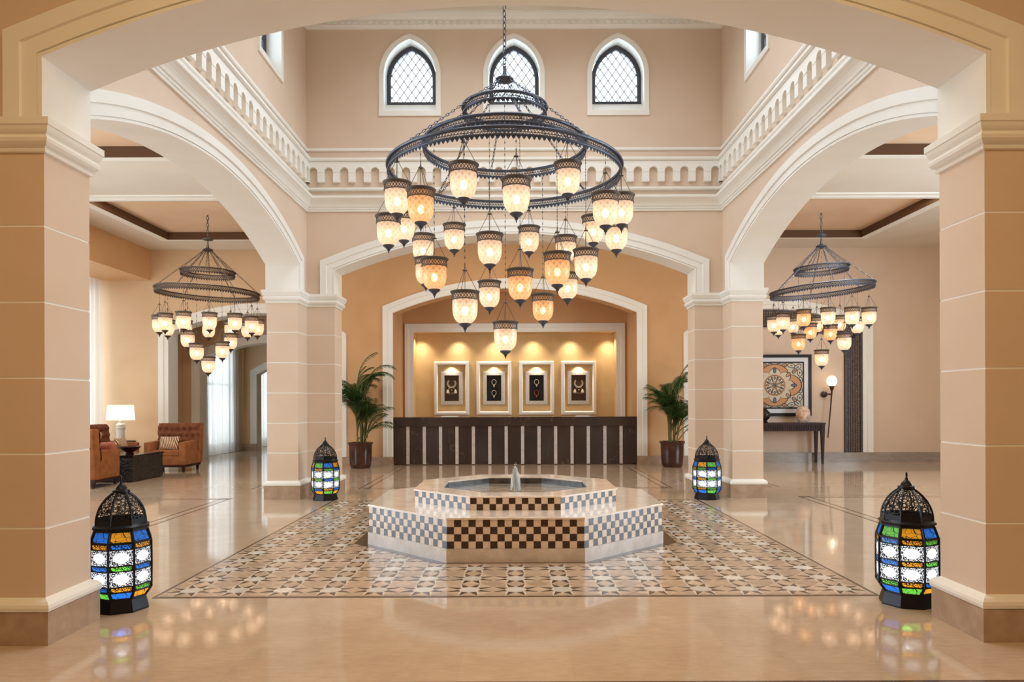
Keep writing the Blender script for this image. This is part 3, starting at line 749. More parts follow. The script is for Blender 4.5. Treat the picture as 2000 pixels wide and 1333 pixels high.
# piers ----------------------------------------------------------------------
def pier(name, poly, joints, lab):
    mb = MB()
    zs = [0.265] + joints + [2.985]
    for i in range(len(zs)-1):
        za, zb = zs[i] + (0.007 if i else 0), zs[i+1] - (0.007 if i < len(zs)-2 else 0)
        mould(mb, poly, [(0, za), (0, zb)], 0, caps=(True, True))
        if i < len(zs)-2:
            q = zs[i+1]; mould(mb, poly, [(-0.001, q-0.008), (-0.003, q-0.006), (-0.003, q+0.006), (-0.001, q+0.008)], 1, caps=(True, True))
    mould(mb, poly, [(0.04, 0.0), (0.04, 0.2)], 2, caps=(True, True))
    mould(mb, poly, [(0.036, 0.2), (0.046, 0.205), (0.05, 0.225), (0.046, 0.245), (0.032, 0.262), (0.012, 0.272), (0.0, 0.28)], 1)
    c = [(0.0, 2.97), (0.016, 2.975), (0.020, 2.992), (0.010, 3.0), (0.014, 3.003), (0.032, 3.012), (0.046, 3.03), (0.050, 3.05), (0.044, 3.062), (0.034, 3.068), (0.034, 3.076),
         (0.046, 3.085), (0.054, 3.10), (0.058, 3.116), (0.058, 3.122), (0.066, 3.126), (0.066, 3.168), (0.0, 3.17)]
    mould(mb, poly, c, 1, caps=(True, True))
    # cream plaster upper part between capital and spring line of the hall arches is the wall itself
    return struct(mb.build(name, [M['paint'], M['cream'], M['plinth']]), lab, 'pier')
def Lp(sx, near):
    ya, yb, yc = (Y0-TH, Y0, Y0+0.49) if near else (Y1+TH, Y1, Y1-0.49)
    p = [(sx*AR, ya), (sx*AR, yb), (sx*HX, yb), (sx*HX, yc), (sx*(HX+TH), yc), (sx*(HX+TH), ya)]
    ar = sum(p[i][0]*p[(i+1) % 6][1]-p[(i+1) % 6][0]*p[i][1] for i in range(6))
    return p if ar > 0 else p[::-1]
JL = [0.70, 1.15, 1.61, 2.07, 2.53]; JR = [0.71, 1.18, 1.65, 2.12, 2.595]
pier('wall_pier_front_left', Lp(-1, True), JL, 'banded peach stone pier at the left edge, nearest the camera')
pier('wall_pier_front_right', Lp(1, True), JR, 'banded peach stone pier at the right edge, nearest the camera')
pier('wall_pier_back_left', Lp(-1, False), JL, 'banded peach stone pier between the lounge and the reception')
pier('wall_pier_back_right', Lp(1, False), JR, 'banded peach stone pier between the reception and the right aisle')

# ================================================================== FOUNTAIN
ft = empty('fountain', (FC[0], FC[1], 0)); tag(ft, 'two tier octagonal marble fountain with chequered tile sides', 'fountain')
C8 = 1/math.cos(PI/8)
def octr(ap, z): return [(ap*C8*math.cos(PI/8+k*PI/4), ap*C8*math.sin(PI/8+k*PI/4), z) for k in range(8)]
mb = MB(); mb.loft([octr(1.512, 0.0), octr(1.512, 0.13)], 0, caps=(True, True)); mb.build('base', M['bmarble'], ft)
def chequer(ap, z0, rows, t, phase=0):
    mb = MB(); mb.loft([octr(ap-0.002, z0), octr(ap-0.002, z0+rows*t)], 2)
    side = 2*ap*math.tan(PI/8)
    for k in range(8):
        ang = k*PI/4; c, s = math.cos(ang), math.sin(ang)
        P = lambda u, z: (c*ap - s*u, s*ap + c*u, z)
        n = max(1, round(side/t)); tw = side/n
        for r in range(rows):
            for i in range(n):
                u0 = -side/2+i*tw; g_ = 0.0012
                mb.quad(P(u0+g_, z0+r*t+g_), P(u0+tw-g_, z0+r*t+g_), P(u0+tw-g_, z0+(r+1)*t-g_), P(u0+g_, z0+(r+1)*t-g_), (i+r+phase) % 2)
    return mb
tm = [M['tdark'], M['tlight'], simple('tile_grout', (190, 168, 144), 0.5)]
chequer(1.5, 0.13, 4, 0.0655).build('lower_tile_band', tm, ft)
mb = MB(); mb.loft([octr(1.5, 0.391), octr(1.513, 0.393), octr(1.513, 0.409), octr(1.508, 0.412), octr(1.04, 0.412)], 0, caps=(True, False)); mb.build('lower_ledge', M['wmarble'], ft)
chequer(1.055, 0.411, 2, 0.0605, 1).build('upper_tile_band', tm, ft)
mb = MB(); mb.loft([octr(1.05, 0.53), octr(1.068, 0.532), octr(1.068, 0.546), octr(1.063, 0.549), octr(0.77, 0.549), octr(0.768, 0.545), octr(0.768, 0.53)], 0); mb.build('rim', M['wmarble'], ft)
mb = MB(); mb.loft([octr(0.767, 0.532), octr(0.767, 0.36)], 0); mb.poly(octr(0.766, 0.362), 0); mb.build('basin', M['basin'], ft)
m, t, b = newmat('fountain_water'); b.inputs['Base Color'].default_value = lin((150, 140, 124)); b.inputs['Roughness'].default_value = 0.06
N = t.nodes; L = t.links; tc = N.new('ShaderNodeTexCoord'); n1 = N.new('ShaderNodeTexNoise'); n1.inputs['Scale'].default_value = 14; bp = N.new('ShaderNodeBump'); bp.inputs['Strength'].default_value = 0.5; bp.inputs['Distance'].default_value = 0.02
L.new(tc.outputs['Object'], n1.inputs['Vector']); L.new(n1.outputs['Fac'], bp.inputs['Height']); L.new(bp.outputs['Normal'], b.inputs['Normal'])
mb = MB(); mb.poly(octr(0.765, 0.468)); mb.build('water', m, ft, fix=False)
jet = simple('water_jet_spray', (246, 249, 253), 0.25); jet.node_tree.nodes['Principled BSDF'].inputs['Alpha'].default_value = 0.6; jet.node_tree.nodes['Principled BSDF'].inputs['Subsurface Weight'].default_value = 0.3
mb = MB()
mb.lathe([(0.022, 0.468), (0.020, 0.56), (0.018, 0.66), (0.013, 0.72), (0.003, 0.75)], 12)
for q in range(34):
    a = random.random()*2*PI; ro = random.uniform(0.012, 0.05); hz = 0.752 - ro*random.uniform(0.6, 3.2); zb = random.uniform(0.468, 0.52)
    mb.tube([((0.006+ro*(t_**1.4))*math.cos(a), (0.006+ro*(t_**1.4))*math.sin(a), z_) for t_, z_ in ((0.1, 0.52), (0.25, hz-0.05), (0.45, hz), (0.7, hz-0.03), (0.9, (hz+zb)/2), (1.0, zb))], [0.006, 0.009, 0.010, 0.009, 0.007, 0.004], 5)
for q in range(26):
    a = random.random()*2*PI; rr = random.uniform(0.02, 0.05); zz = random.uniform(0.6, 0.79) ; rr *= (0.85-zz)*4
    mb.lathe([(0.0015, -0.004), (0.004, 0), (0.0015, 0.004)], 6, (rr*math.cos(a), rr*math.sin(a), zz))
mb.build('water_jet', jet, ft)

# ================================================================== CHANDELIERS
def chain(mb, p, q, link=0.05, r=0.0045, w=0.014):
    p = Vector(p); q = Vector(q); d = q-p; n = max(1, int(d.length/(link*0.78))); t = d.normalized(); a = t.orthogonal().normalized(); b = t.cross(a)
    for k in range(n):
        c = p + d*((k+0.5)/n); s = a if k % 2 else b; h = link/2
        loop = [c - t*h, c - t*h*0.6 + s*w, c + t*h*0.6 + s*w, c + t*h, c + t*h*0.6 - s*w, c - t*h*0.6 - s*w]
        mb.tube(loop, r, 4, 0, True, False)
def thin_chain(mb, p, q, link=0.03, r=0.0055):
    p = Vector(p); q = Vector(q); d = q-p; n = max(1, int(d.length/link)); t = d.normalized(); a = t.orthogonal().normalized(); b = t.cross(a)
    for k in range(n):
        c = p + d*((k+0.5)/n); s = a if k % 2 else b; h = link*0.58
        mb.loft([[c-t*h+s*0.001+ (b if k%2 else a)*0.001, c-t*h-s*0.001, c-t*h+(b if k%2 else a)*-0.001], [c+s*r, c-s*r*0.5+(b if k%2 else a)*0.002, c-s*r], [c+t*h+s*0.001, c+t*h-s*0.001, c+t*h+(b if k%2 else a)*0.001]], 0, False, True, (True, True))
def ring_mesh(R, h=0.095, tilt=0.0, fine=1.0):
    mb = MB(); seg = max(48, int(72*R/1.0)); zt = lambda x: x*tilt
    def rail(prof):
        rings = []
        for i in range(seg):
            a = 2*PI*i/seg; rings.append([((R+o)*math.cos(a), (R+o)*math.sin(a), z+zt(R*math.cos(a))) for o, z in prof])
        mb.loft(rings, 0, False, True, loop=True)
    rail([(-0.010, 0.0), (0.022, 0.0), (0.028, -0.010), (0.022, -0.024), (-0.010, -0.024)])
    rail([(-0.006, -h+0.018), (0.012, -h+0.018), (0.014, -h+0.008), (0.010, -h), (-0.006, -h)])
    rail([(-0.003, -h/2-0.004), (0.003, -h/2-0.004), (0.003, -h/2-0.010), (-0.003, -h/2-0.010)])
    n = int(2*PI*R/0.034*fine); bw = 0.005 if fine > 0.9 else 0.010
    def P(a, z): return (R*math.cos(a), R*math.sin(a), z+zt(R*math.cos(a)))
    for i in range(n):
        a0 = 2*PI*i/n; a1 = 2*PI*(i+1)/n; nr = (math.cos(a0), math.sin(a0), 0)
        mb.bar(P(a0, -0.022), P(a1, -h+0.016), bw, 0.005, 0, nr); mb.bar(P(a1, -0.022), P(a0, -h+0.016), bw, 0.005, 0, nr)
    n = int(2*PI*R/0.05)
    for i in range(n):
        da = 2*PI/n; a = da*i
        pts = [P(a+da*0.08, -h), P(a+da*0.92, -h), P(a+da*0.78, -h-0.016), P(a+da*0.6, -h-0.026), P(a+da*0.5, -h-0.033), P(a+da*0.4, -h-0.026), P(a+da*0.22, -h-0.016)]
        ins = [(x*(1-0.005/R), y*(1-0.005/R), z) for x, y, z in pts]
        mb.loft([pts, ins], 0, False, True, (True, True))
    return mb
# one hanging glass lantern, origin at its lip
def lantern_meshes(glassmat, metal):
    g = MB(); g.lathe([(0.117, -0.014), (0.116, -0.085), (0.117, -0.13), (0.116, -0.20), (0.111, -0.245), (0.098, -0.285), (0.076, -0.315), (0.05, -0.333)], 28, caps=(False, False))
    c = MB()
    c.lathe([(0.118, -0.004), (0.128, 0.004), (0.136, 0.0), (0.138, -0.008), (0.132, -0.018), (0.124, -0.030), (0.121, -0.032), (0.116, -0.028), (0.112, -0.012)], 32, caps=(False, False))
    c.lathe([(0.122, -0.079), (0.126, -0.081), (0.126, -0.089), (0.117, -0.092), (0.116, -0.08)], 32, caps=(False, False))
    n = 26
    for i in range(n):
        a0, a1 = 2*PI*i/n, 2*PI*(i+1)/n; nr = (math.cos(a0), math.sin(a0), 0)
        p = lambda a, z, r=0.1215: (r*math.cos(a), r*math.sin(a), z)
        c.bar(p(a0, -0.03), p(a1, -0.082), 0.006, 0.004, 0, nr); c.bar(p(a1, -0.03), p(a0, -0.082), 0.006, 0.004, 0, nr)
    for k in range(3):
        a = 2*PI*k/3+0.4; c.tube([(0.12*math.cos(a), 0.12*math.sin(a), 0.0), (0.012*math.cos(a), 0.012*math.sin(a), 0.215)], 0.0028, 4)
    c.lathe([(0.004, 0.205), (0.022, 0.208), (0.024, 0.214), (0.012, 0.222), (0.006, 0.235), (0.004, 0.26)], 10)
    f = MB(); f.lathe([(0.044, -0.328), (0.056, -0.335), (0.058, -0.345), (0.048, -0.355), (0.036, -0.365), (0.022, -0.378), (0.014, -0.385), (0.018, -0.391), (0.013, -0.398), (0.007, -0.405), (0.006, -0.418), (0.001, -0.432)], 14)
    b = MB(); b.lathe([(0.004, -0.155), (0.020, -0.165), (0.030, -0.19), (0.031, -0.21), (0.024, -0.235), (0.006, -0.248)], 10)
    s = MB(); s.lathe([(0.014, -0.10), (0.016, -0.13), (0.016, -0.158), (0.008, -0.16)], 10); s.tube([(0, 0, 0.21), (0, 0, -0.1)], 0.003, 4)
    return g, c, f, b, s
def lantern_proto(glassmat, metal, bm='bulb'):
    g, c, f, b, s = lantern_meshes(glassmat, metal)
    for q_ in (g, c, f, b, s): q_.v = [(x*1.09, y*1.09, z if z > 0 else z*0.97) for x, y, z in q_.v]
    G = g.build('glass_lantern', glassmat); c.build('cap', M['capmetal'], G); f.build('finial', metal, G)
    s.build('lamp_holder', metal, G); b.build('bulb', M[bm], G)
    return G
protos = {}
def place_lantern(par, kind, metal, pos, zring, xc, fine):
    key = (kind, metal, fine)
    if key not in protos:
        protos[key] = lantern_proto(M[kind], M[metal], 'bulb' if fine else 'bulbside'); o = protos[key]; o.parent = par
    else:
        o = copy_tree(protos[key], par)
    o.location = pos; o.rotation_euler = (0, 0, random.random()*6)
    mb = MB()
    if zring - pos[2] > 0.27:
        (thin_chain if fine else thin_chain)(mb, (0, 0, 0.255), (0, 0, zring-pos[2]), 0.034 if fine else 0.05, 0.006)
        mb.build('hanging_chain', M[metal], o)
    return o
def solve(px, Xc, Yc, R, back):
    k = (px-PX)/F
    a = k*k+1; b = -2*(k*Xc+Yc); c = Xc*Xc+Yc*Yc-R*R; D = b*b-4*a*c
    if D <= 0: return -b/(2*a)
    return (-b + (1 if back else -1)*math.sqrt(D))/(2*a)
def chandelier(name, Xc, Yc, rings, hubz, ceilz, lamps, metal, label, tilts, rod, fine=True, rise=0.0):
    e = empty(name, (Xc, Yc, 0)); tag(e, label, 'chandelier')
    for (R, Z), tl in zip(rings, tilts):
        ring_mesh(R, 0.095, tl, 1.0 if fine else 0.8).build('ring', M[metal], e, (0, 0, Z))
    mb = MB()
    mb.lathe([(0.012, hubz+0.16), (0.02, hubz+0.10), (0.03, hubz+0.05), (0.09, hubz+0.025), (0.105, hubz+0.012), (0.10, hubz), (0.04, hubz-0.02), (0.012, hubz-0.04)], 20)
    if rod:
        mb.tube([(0, 0, hubz), (0, 0, hubz+rod)], 0.014, 8); mb.lathe([(0.02, hubz+rod-0.02), (0.10, hubz+rod-0.01), (0.11, hubz+rod+0.01), (0.03, hubz+rod+0.05)], 18)
    mb.build('hub', M[metal], e)
    mb = MB(); chain(mb, (0, 0, hubz+(rod or 0)+0.05), (0, 0, ceilz), 0.085, 0.007, 0.02); mb.lathe([(0.10, ceilz), (0.09, ceilz-0.02), (0.03, ceilz-0.05), (0.012, ceilz-0.06)], 18)
    mb.build('ceiling_chain', M[metal], e)
    nch = 4 if fine else 6
    for q, (R, Z) in enumerate(rings):
        if fine and q == 1: continue
        for k in range(nch):
            a = 2*PI*k/nch + (0.72 if q == 0 else 1.1)
            if not fine: a = 2*PI*k/nch + 0.35 + q*0.5
            mb = MB(); p0 = (0.07*math.cos(a), 0.07*math.sin(a), hubz); p1 = (R*math.cos(a), R*math.sin(a), Z + tilts[q]*R*math.cos(a))
            chain(mb, p0, p1, 0.06 if fine else 0.09, 0.0042, 0.010); mb.build('suspension_chain', M[metal], e)
    if fine:
        for k in range(4):
            a = 2*PI*k/4 + 0.2; R2, Z2 = rings[2]; R1, Z1 = rings[1]; R0, Z0 = rings[0]
            mb = MB(); chain(mb, (R2*math.cos(a), R2*math.sin(a), Z2-0.1), (R1*math.cos(a), R1*math.sin(a), Z1), 0.06, 0.004, 0.010); mb.build('suspension_chain', M[metal], e)
            a += 0.5; mb = MB(); chain(mb, (R1*math.cos(a), R1*math.sin(a), Z1-0.1), (R0*math.cos(a), R0*math.sin(a), Z0), 0.06, 0.004, 0.010); mb.build('suspension_chain', M[metal], e)
    for i, (px, py, ri, back, kind) in enumerate(lamps):
        if ri is None: x, y, zr = Xc, Yc, hubz - 0.03
        else:
            R, Z = rings[ri]; y = solve(px, Xc, Yc, R, back); x = (px-PX)*y/F
            d = math.hypot(x-Xc, y-Yc); zr = Z - 0.09 + tilts[ri]*(x-Xc)
            if d > R+1e-4:
                x = Xc+(x-Xc)*R/d; y = Yc+(y-Yc)*R/d
        z = CAMZ + (PY-py)*y/F
        z = min(z, zr - 0.26) if ri is not None and zr - z < 0.26 else z
        place_lantern(e, kind, metal, (x-Xc, y-Yc, z), zr, Xc, fine)
    return e
Z1_, SX, SY = 2.298, 700, 140
rawl = [ # zoom x, cap width, zoom y of lip
 (475,128,385,0),(712,128,478,0),(943,120,408,0),(177,115,485,0),(283,120,524,1),(1112,116,547,0),(1192,104,515,0),(138,100,642,0),(207,94,630,0),
 (433,94,678,0),(592,116,725,0),(768,92,684,0),(933,92,738,0),(1057,94,632,0),(1160,97,672,0),(293,97,728,0),(305,95,832,0),(343,118,835,1),
 (895,112,812,1),(1025,106,797,0),(940,93,903,0),(728,116,885,1),(590,99,938,0),(480,116,983,0),(830,101,998,1),(660,106,1120,0)]
CX, CY_ = -0.105, 8.2
RG = [(1.29, 4.07), (0.90, 4.345), (0.46, 4.76)]
lamps = []
for n_, (zx, w, zy, amb) in enumerate(rawl):
    px = SX+zx/Z1_; py = SY+zy/Z1_+1.5; Yest = 887.0/w
    if n_ == len(rawl)-1: lamps.append((px, py, None, False, 'bell')); continue
    best = None
    for ri, (R, Z) in enumerate(RG):
        for back in (False, True):
            y = solve(px, CX, CY_, R, back); x = (px-PX)*y/F; miss = max(0, math.hypot(x-CX, y-CY_)-R)
            e_ = abs(y-Yest) + 3*miss
            if best is None or e_ < best[0]: best = (e_, ri, back)
    lamps.append((px, py, best[1], best[2], 'bellamber' if amb else 'bell'))
chandelier('chandelier', CX, CY_, RG, 5.06, TOP, lamps, 'iron', 'huge three ring iron chandelier of glass lanterns hanging over the fountain', (0, 0, 0), 0)
ll = [(312,613,0,0),(323,609,0,0),(328,622,0,1),(359,606,0,0),(363,623,0,1),(410,608,0,0),(408,627,0,1),(459.5,610,0,0),(451,625,0,1),(484,627,0,1),(492,616,0,0),(503,622,0,0),
      (367,643,1,0),(384.5,668,1,0),(434.5,665,1,0),(451,649,1,1),(409,694,None,0)]
chandelier('chandelier', -6.2, 14.8, [(0.98, 3.74), (0.51, 4.14)], 4.55, 5.38, [(a, b+1, r, bool(k), 'bell') for a, b, r, k in ll], 'iron2',
           'two ring chandelier with white glowing lanterns hanging over the lounge armchairs', (-0.042, -0.03), 0.22, False)
rl = [(1512,618,0,0),(1530,613,0,0),(1520.5,626,0,1),(1549.6,622,0,1),(1570.5,606,0,0),(1583,633,1,1),(1596,621,0,1),(1618,602.5,0,0),(1622.5,636,1,1),(1641,618,0,1),(1665,602,0,0),
      (1675,622,0,1),(1698,602.5,0,0),(1560,654.5,1,0),(1649.5,653,1,0),(1604,685,None,0)]
chandelier('chandelier', 6.2, 14.8, [(0.98, 3.75), (0.51, 4.17)], 4.58, 5.38, [(a, b+1, r, bool(k), 'bellamber' if i in (4, 5, 8, 13) else 'bell') for i, (a, b, r, k) in enumerate(rl)], 'iron',
           'tilted two ring chandelier with glass lanterns hanging in front of the framed ornament', (0.08, 0.045), 0.22, False)

# ================================================================== FLOOR LANTERNS
GW = filigree('clear_pierced_pane', (250, 252, 255), 12, 0.155, 0.13, border=0.04, transp=0.1)
GC = {}
for nm, c in (('blue', (40, 120, 220)), ('green', (110, 200, 70)), ('amber', (240, 160, 40))):
    GC[nm] = (filigree('%s_band_glass' % nm, c, 8, 0, 0.09, border=0.10, transp=0.1, aspect=0.35), filigree('%s_pane_glass' % nm, c, 3.2, 0.0, 0.03, border=0.08, transp=0.15))
GL = [GW] + [GC[n][k] for n in ('blue', 'green', 'amber') for k in (0, 1)]
DOME = filigree('pierced_dome_metal', (0, 0, 0), 42, 0, 0.10, coord='Object', clear=True)
def moor_panel(k, rows):
    mb = MB(); a0 = k*PI/4-PI/8; a1 = a0+PI/4
    def P(ap, a, z): return (ap*C8*math.cos(a), ap*C8*math.sin(a), z)
    for (ap0, z0, ap1, z1, mi) in rows:
        mb.quad(P(ap0, a0, z0), P(ap0, a1, z0), P(ap1, a1, z1), P(ap1, a0, z1), mi, [(0, 0), (1, 0), (1, 1), (0, 1)])
    return mb
def moor(loc, rot, label, seed, spec=None):
    rnd = random.Random(seed)
    e = empty('floor_lantern', loc, rot); tag(e, label, 'lantern', 'floor lanterns round the fountain')
    col = ['blue', 'green', 'amber']
    idx = {'blue': 1, 'green': 3, 'amber': 5}
    off = rnd.randrange(3)
    for k in range(8):
        c = lambda r: {'b': 'blue', 'g': 'green', 'a': 'amber'}[spec[k][(0, 1, 2, 3, 3, 4)[r]]] if spec and k in spec else col[(k*2 + r*1 + off + (k*r) % 2) % 3]
        rows = [(0.150, 0.098, 0.186, 0.152, idx[c(0)]+1), (0.186, 0.152, 0.188, 0.188, idx[c(1)]), (0.188, 0.188, 0.188, 0.296, 0), (0.188, 0.296, 0.188, 0.332, idx[c(2)]),
                (0.188, 0.332, 0.188, 0.445, 0), (0.188, 0.445, 0.186, 0.482, idx[c(3)]), (0.186, 0.49, 0.160, 0.565, idx[c(5)]+1)]
        moor_panel(k, rows).build('glass_panel', GL, e, fix=False)
    mb = MB()
    prof = [(0.152, 0.095), (0.189, 0.152), (0.191, 0.32), (0.189, 0.486), (0.163, 0.568)]
    for k in range(8):
        a = k*PI/4-PI/8; mb.tube([(ap*C8*math.cos(a), ap*C8*math.sin(a), z) for ap, z in prof], 0.0075, 5, 0, False, False)
    for ap, z, h in ((0.187, 0.152, 0.010), (0.19, 0.188, 0.008), (0.19, 0.296, 0.008), (0.19, 0.332, 0.008), (0.19, 0.445, 0.008), (0.189, 0.486, 0.014), (0.162, 0.568, 0.016)):
        mb.loft([octr_(ap-0.004, z-h/2), octr_(ap+0.004, z-h/2), octr_(ap+0.004, z+h/2), octr_(ap-0.004, z+h/2)], 0, loop=True)
    mb.build('cage', M['black'], e)
    mb = MB(); mb.loft([octr_(0.172, 0.0), octr_(0.172, 0.012), octr_(0.152, 0.085), octr_(0.152, 0.10)], 0, caps=(True, True)); mb.build('base', M['black'], e)
    mb = MB(); mb.loft([octr_(0.160, 0.572), octr_(0.176, 0.58), octr_(0.178, 0.592), octr_(0.168, 0.60), octr_(0.158, 0.61)], 0)
    for k in range(40):
        a = 2*PI*k/40; mb.lathe([(0.001, -0.007), (0.007, 0), (0.001, 0.007)], 5, (0.172*math.cos(a), 0.172*math.sin(a), 0.592))
    mb.build('rim', M['black'], e)
    dome = [(0.157, 0.605), (0.156, 0.64), (0.150, 0.675), (0.138, 0.71), (0.120, 0.745), (0.094, 0.78), (0.062, 0.81), (0.040, 0.825)]
    mb = MB(); mb.loft([octr_(r, z) for r, z in dome], 0); mb.build('dome', DOME, e)
    mb = MB()
    for k in range(8):
        a = k*PI/4-PI/8; mb.tube([(r*C8*math.cos(a), r*C8*math.sin(a), z) for r, z in dome], 0.006, 4, 0, False, False)
    mb.loft([octr_(0.158, 0.60), octr_(0.1585, 0.645)], 0)
    mb.lathe([(0.046, 0.82), (0.058, 0.826), (0.056, 0.840), (0.040, 0.846), (0.036, 0.86), (0.024, 0.875), (0.012, 0.885), (0.010, 0.90), (0.004, 0.905)], 14)
    mb.tube([(0.018*math.cos(2*PI*i/12), 0, 0.922+0.018*math.sin(2*PI*i/12)) for i in range(12)], 0.004, 5, 0, True)
    mb.build('finial', M['black'], e)
    for z in (0.21, 0.36):
        mb = MB(); mb.lathe([(0.006, -0.045), (0.03, -0.03), (0.036, 0), (0.028, 0.03), (0.006, 0.042)], 12, (0, 0, z)); mb.build('bulb', M['bulb2'], e)
    return e
def octr_(ap, z): return [(ap*C8*math.cos(-PI/8+k*PI/4), ap*C8*math.sin(-PI/8+k*PI/4), z) for k in range(8)]
moor((-2.80, 5.20, 0), math.radians(-62), 'black coloured glass floor lantern beside the left front pier', 1, {7: 'gbbab', 0: 'bagba', 1: 'agbab'})
moor((2.81, 5.26, 0), math.radians(-108), 'black coloured glass floor lantern beside the right front pier', 2, {7: 'bgbbg', 0: 'gaaaa', 1: 'abggb', 6: 'abbab'})
moor((-2.86, 11.02, 0), math.radians(-62), 'black coloured glass floor lantern in front of the left back pier', 3, {7: 'abgag', 0: 'gabgb', 1: 'abgba'})
moor((2.87, 10.97, 0), math.radians(-82), 'black coloured glass floor lantern in front of the right back pier', 4, {7: 'baaga', 0: 'gggbg', 1: 'bbbab', 6: 'bgbab'})

# ================================================================== RECEPTION
dk = empty('reception_desk', (0, YL, 0)); tag(dk, 'long dark marble reception desk with upright white strips', 'desk')
mb = MB(); mb.box(-2.83, 0.0, 0.02, 2.83, 0.66, 0.90); mb.build('body', M['deskm'], dk)
mb = MB(); mb.box(-2.84, -0.03, 0.90, 2.84, 0.70, 1.115); mb.build('countertop', M['deskm'], dk)
for k in range(14):
    px = 640 + [435,524,612,701,790,879,968,1057,1146,1236,1325,1413,1503,1591][k]/2.778; x = (px-PX)*YL/F
    mb = MB(); mb.box(x-0.037, -0.012, 0.02, x+0.037, 0.01, 0.90); mb.build('strip', M['deskw'], dk)
for k, (x, w) in enumerate(((-1.55, 0.42), (1.62, 0.36))):
    mb = MB(); mb.box(-w/2, 0, 0, w/2, 0.3, 0.015); mb.box(-w/2+0.03, 0.03, 0.015, w/2-0.05, 0.27, 0.022)
    tag(mb.build('paper_stack', M['white'], None, (x, YL+0.2, 1.115)), 'low stack of papers on the desk top, %s end' % ('left' if x < 0 else 'right'), 'papers')
GLOW = (1.0, 0.88, 0.70)
for k in range(6):
    x = -2.42 + k*0.965
    spot('niche_downlight', (x, YNB-0.24, NZ-0.01), (x, YNB-0.10, 1.0), 75, GLOW, 105, 1.0, 0.05)
def necklace(mb, kind):
    if kind == 0:
        for r_, wdt in ((0.105, 0.010), (0.085, 0.006), (0.12, 0.004)):
            mb.tube([(r_*math.sin(t_), -0.012, 0.12 - r_*math.cos(t_)) for t_ in [(-2.4+4.8*i/20) for i in range(21)]], wdt, 5)
        for sx in (-1, 1):
            mb.lathe([(0.004, 0.0), (0.03, -0.03), (0.044, -0.09), (0.03, -0.11), (0.004, -0.112)], 10, (sx*0.10, -0.012, -0.03))
            mb.tube([(sx*0.03, -0.012, 0.02), (sx*0.09, -0.012, -0.03)], 0.008, 5)
        mb.lathe([(0.003, -0.02), (0.03, 0), (0.003, 0.02)], 10, (0, -0.012, -0.05))
        for i in range(7): mb.tube([((i-3)*0.025, -0.012, -0.11), ((i-3)*0.026, -0.012, -0.16)], 0.004, 4)
    else:
        for z0 in (0.16, -0.12):
            mb.tube([(0.055*math.sin(t_), -0.012, z0 + 0.06*math.cos(t_)*(1.0 if math.cos(t_) > 0 else 1.25)) for t_ in [2*PI*i/20 for i in range(20)]], 0.007, 5, 0 if z0 > 0 else 1, True)
            mb.lathe([(0.003, -0.05), (0.018, -0.03), (0.020, -0.01), (0.003, 0.02)], 8, (0, -0.012, z0-0.09), 0 if z0 > 0 else 1)
for k, (px, nk, bk, mt) in enumerate(((882.5, 0, 'velvetbrn', 'jewelpale'), (965, 1, 'velvetblk', 'jewelpale'), (1048, 1, 'velvetblk', 'jewelred'), (1130, 0, 'velvetbrn', 'jewelpale'))):
    x = (px-PX)*YNB/F; zc = 1.83
    words = ['brown display case of a silver collar necklace, leftmost in the niche', 'black display case with two pale necklaces, second from the left in the niche', 'black display case with pale and red necklaces, third from the left in the niche', 'brown display case of a silver collar necklace, rightmost in the niche']
    e = empty('display_case', (x, YNB, zc)); tag(e, words[k], 'display case', 'display cases in the reception niche')
    mb = MB(); hw, hh = 0.455, 0.70
    T_ = lambda u, w, z: (u, -w, z)
    sweep(mb, [(-hw, -hh), (-hw, hh), (hw, hh), (hw, -hh)], [(0, 0), (0, 0.07), (-0.03, 0.08), (-0.035, 0.13), (-0.075, 0.13), (-0.095, 0.11), (-0.095, 0)], T_, closed=True)
    mb.build('frame', M['cream'], e)
    mb = MB(); hw, hh = 0.285, 0.43
    sweep(mb, [(-hw, -hh), (-hw, hh), (hw, hh), (hw, -hh)], [(0, 0.0), (0, 0.05), (-0.02, 0.06), (-0.095, 0.06), (-0.10, 0.0)], T_, closed=True); mb.build('inner_frame', M['silver'], e)
    mb = MB(); mb.box(-0.19, -0.03, -0.335, 0.19, -0.002, 0.335); mb.build('backing', M[bk], e)
    mb = MB(); necklace(mb, nk)
    mb.v = [(a, b-0.03, c) for a, b, c in mb.v]
    mb.build('necklace', [M['jewelpale'], M['jewelred'] if k == 2 else M['jewelpale']], e)
    spot('case_light', (x, YNB-0.10, zc+0.60), (x, YNB-0.03, zc), 24.0, GLOW, 120, 0.7, 0.02)

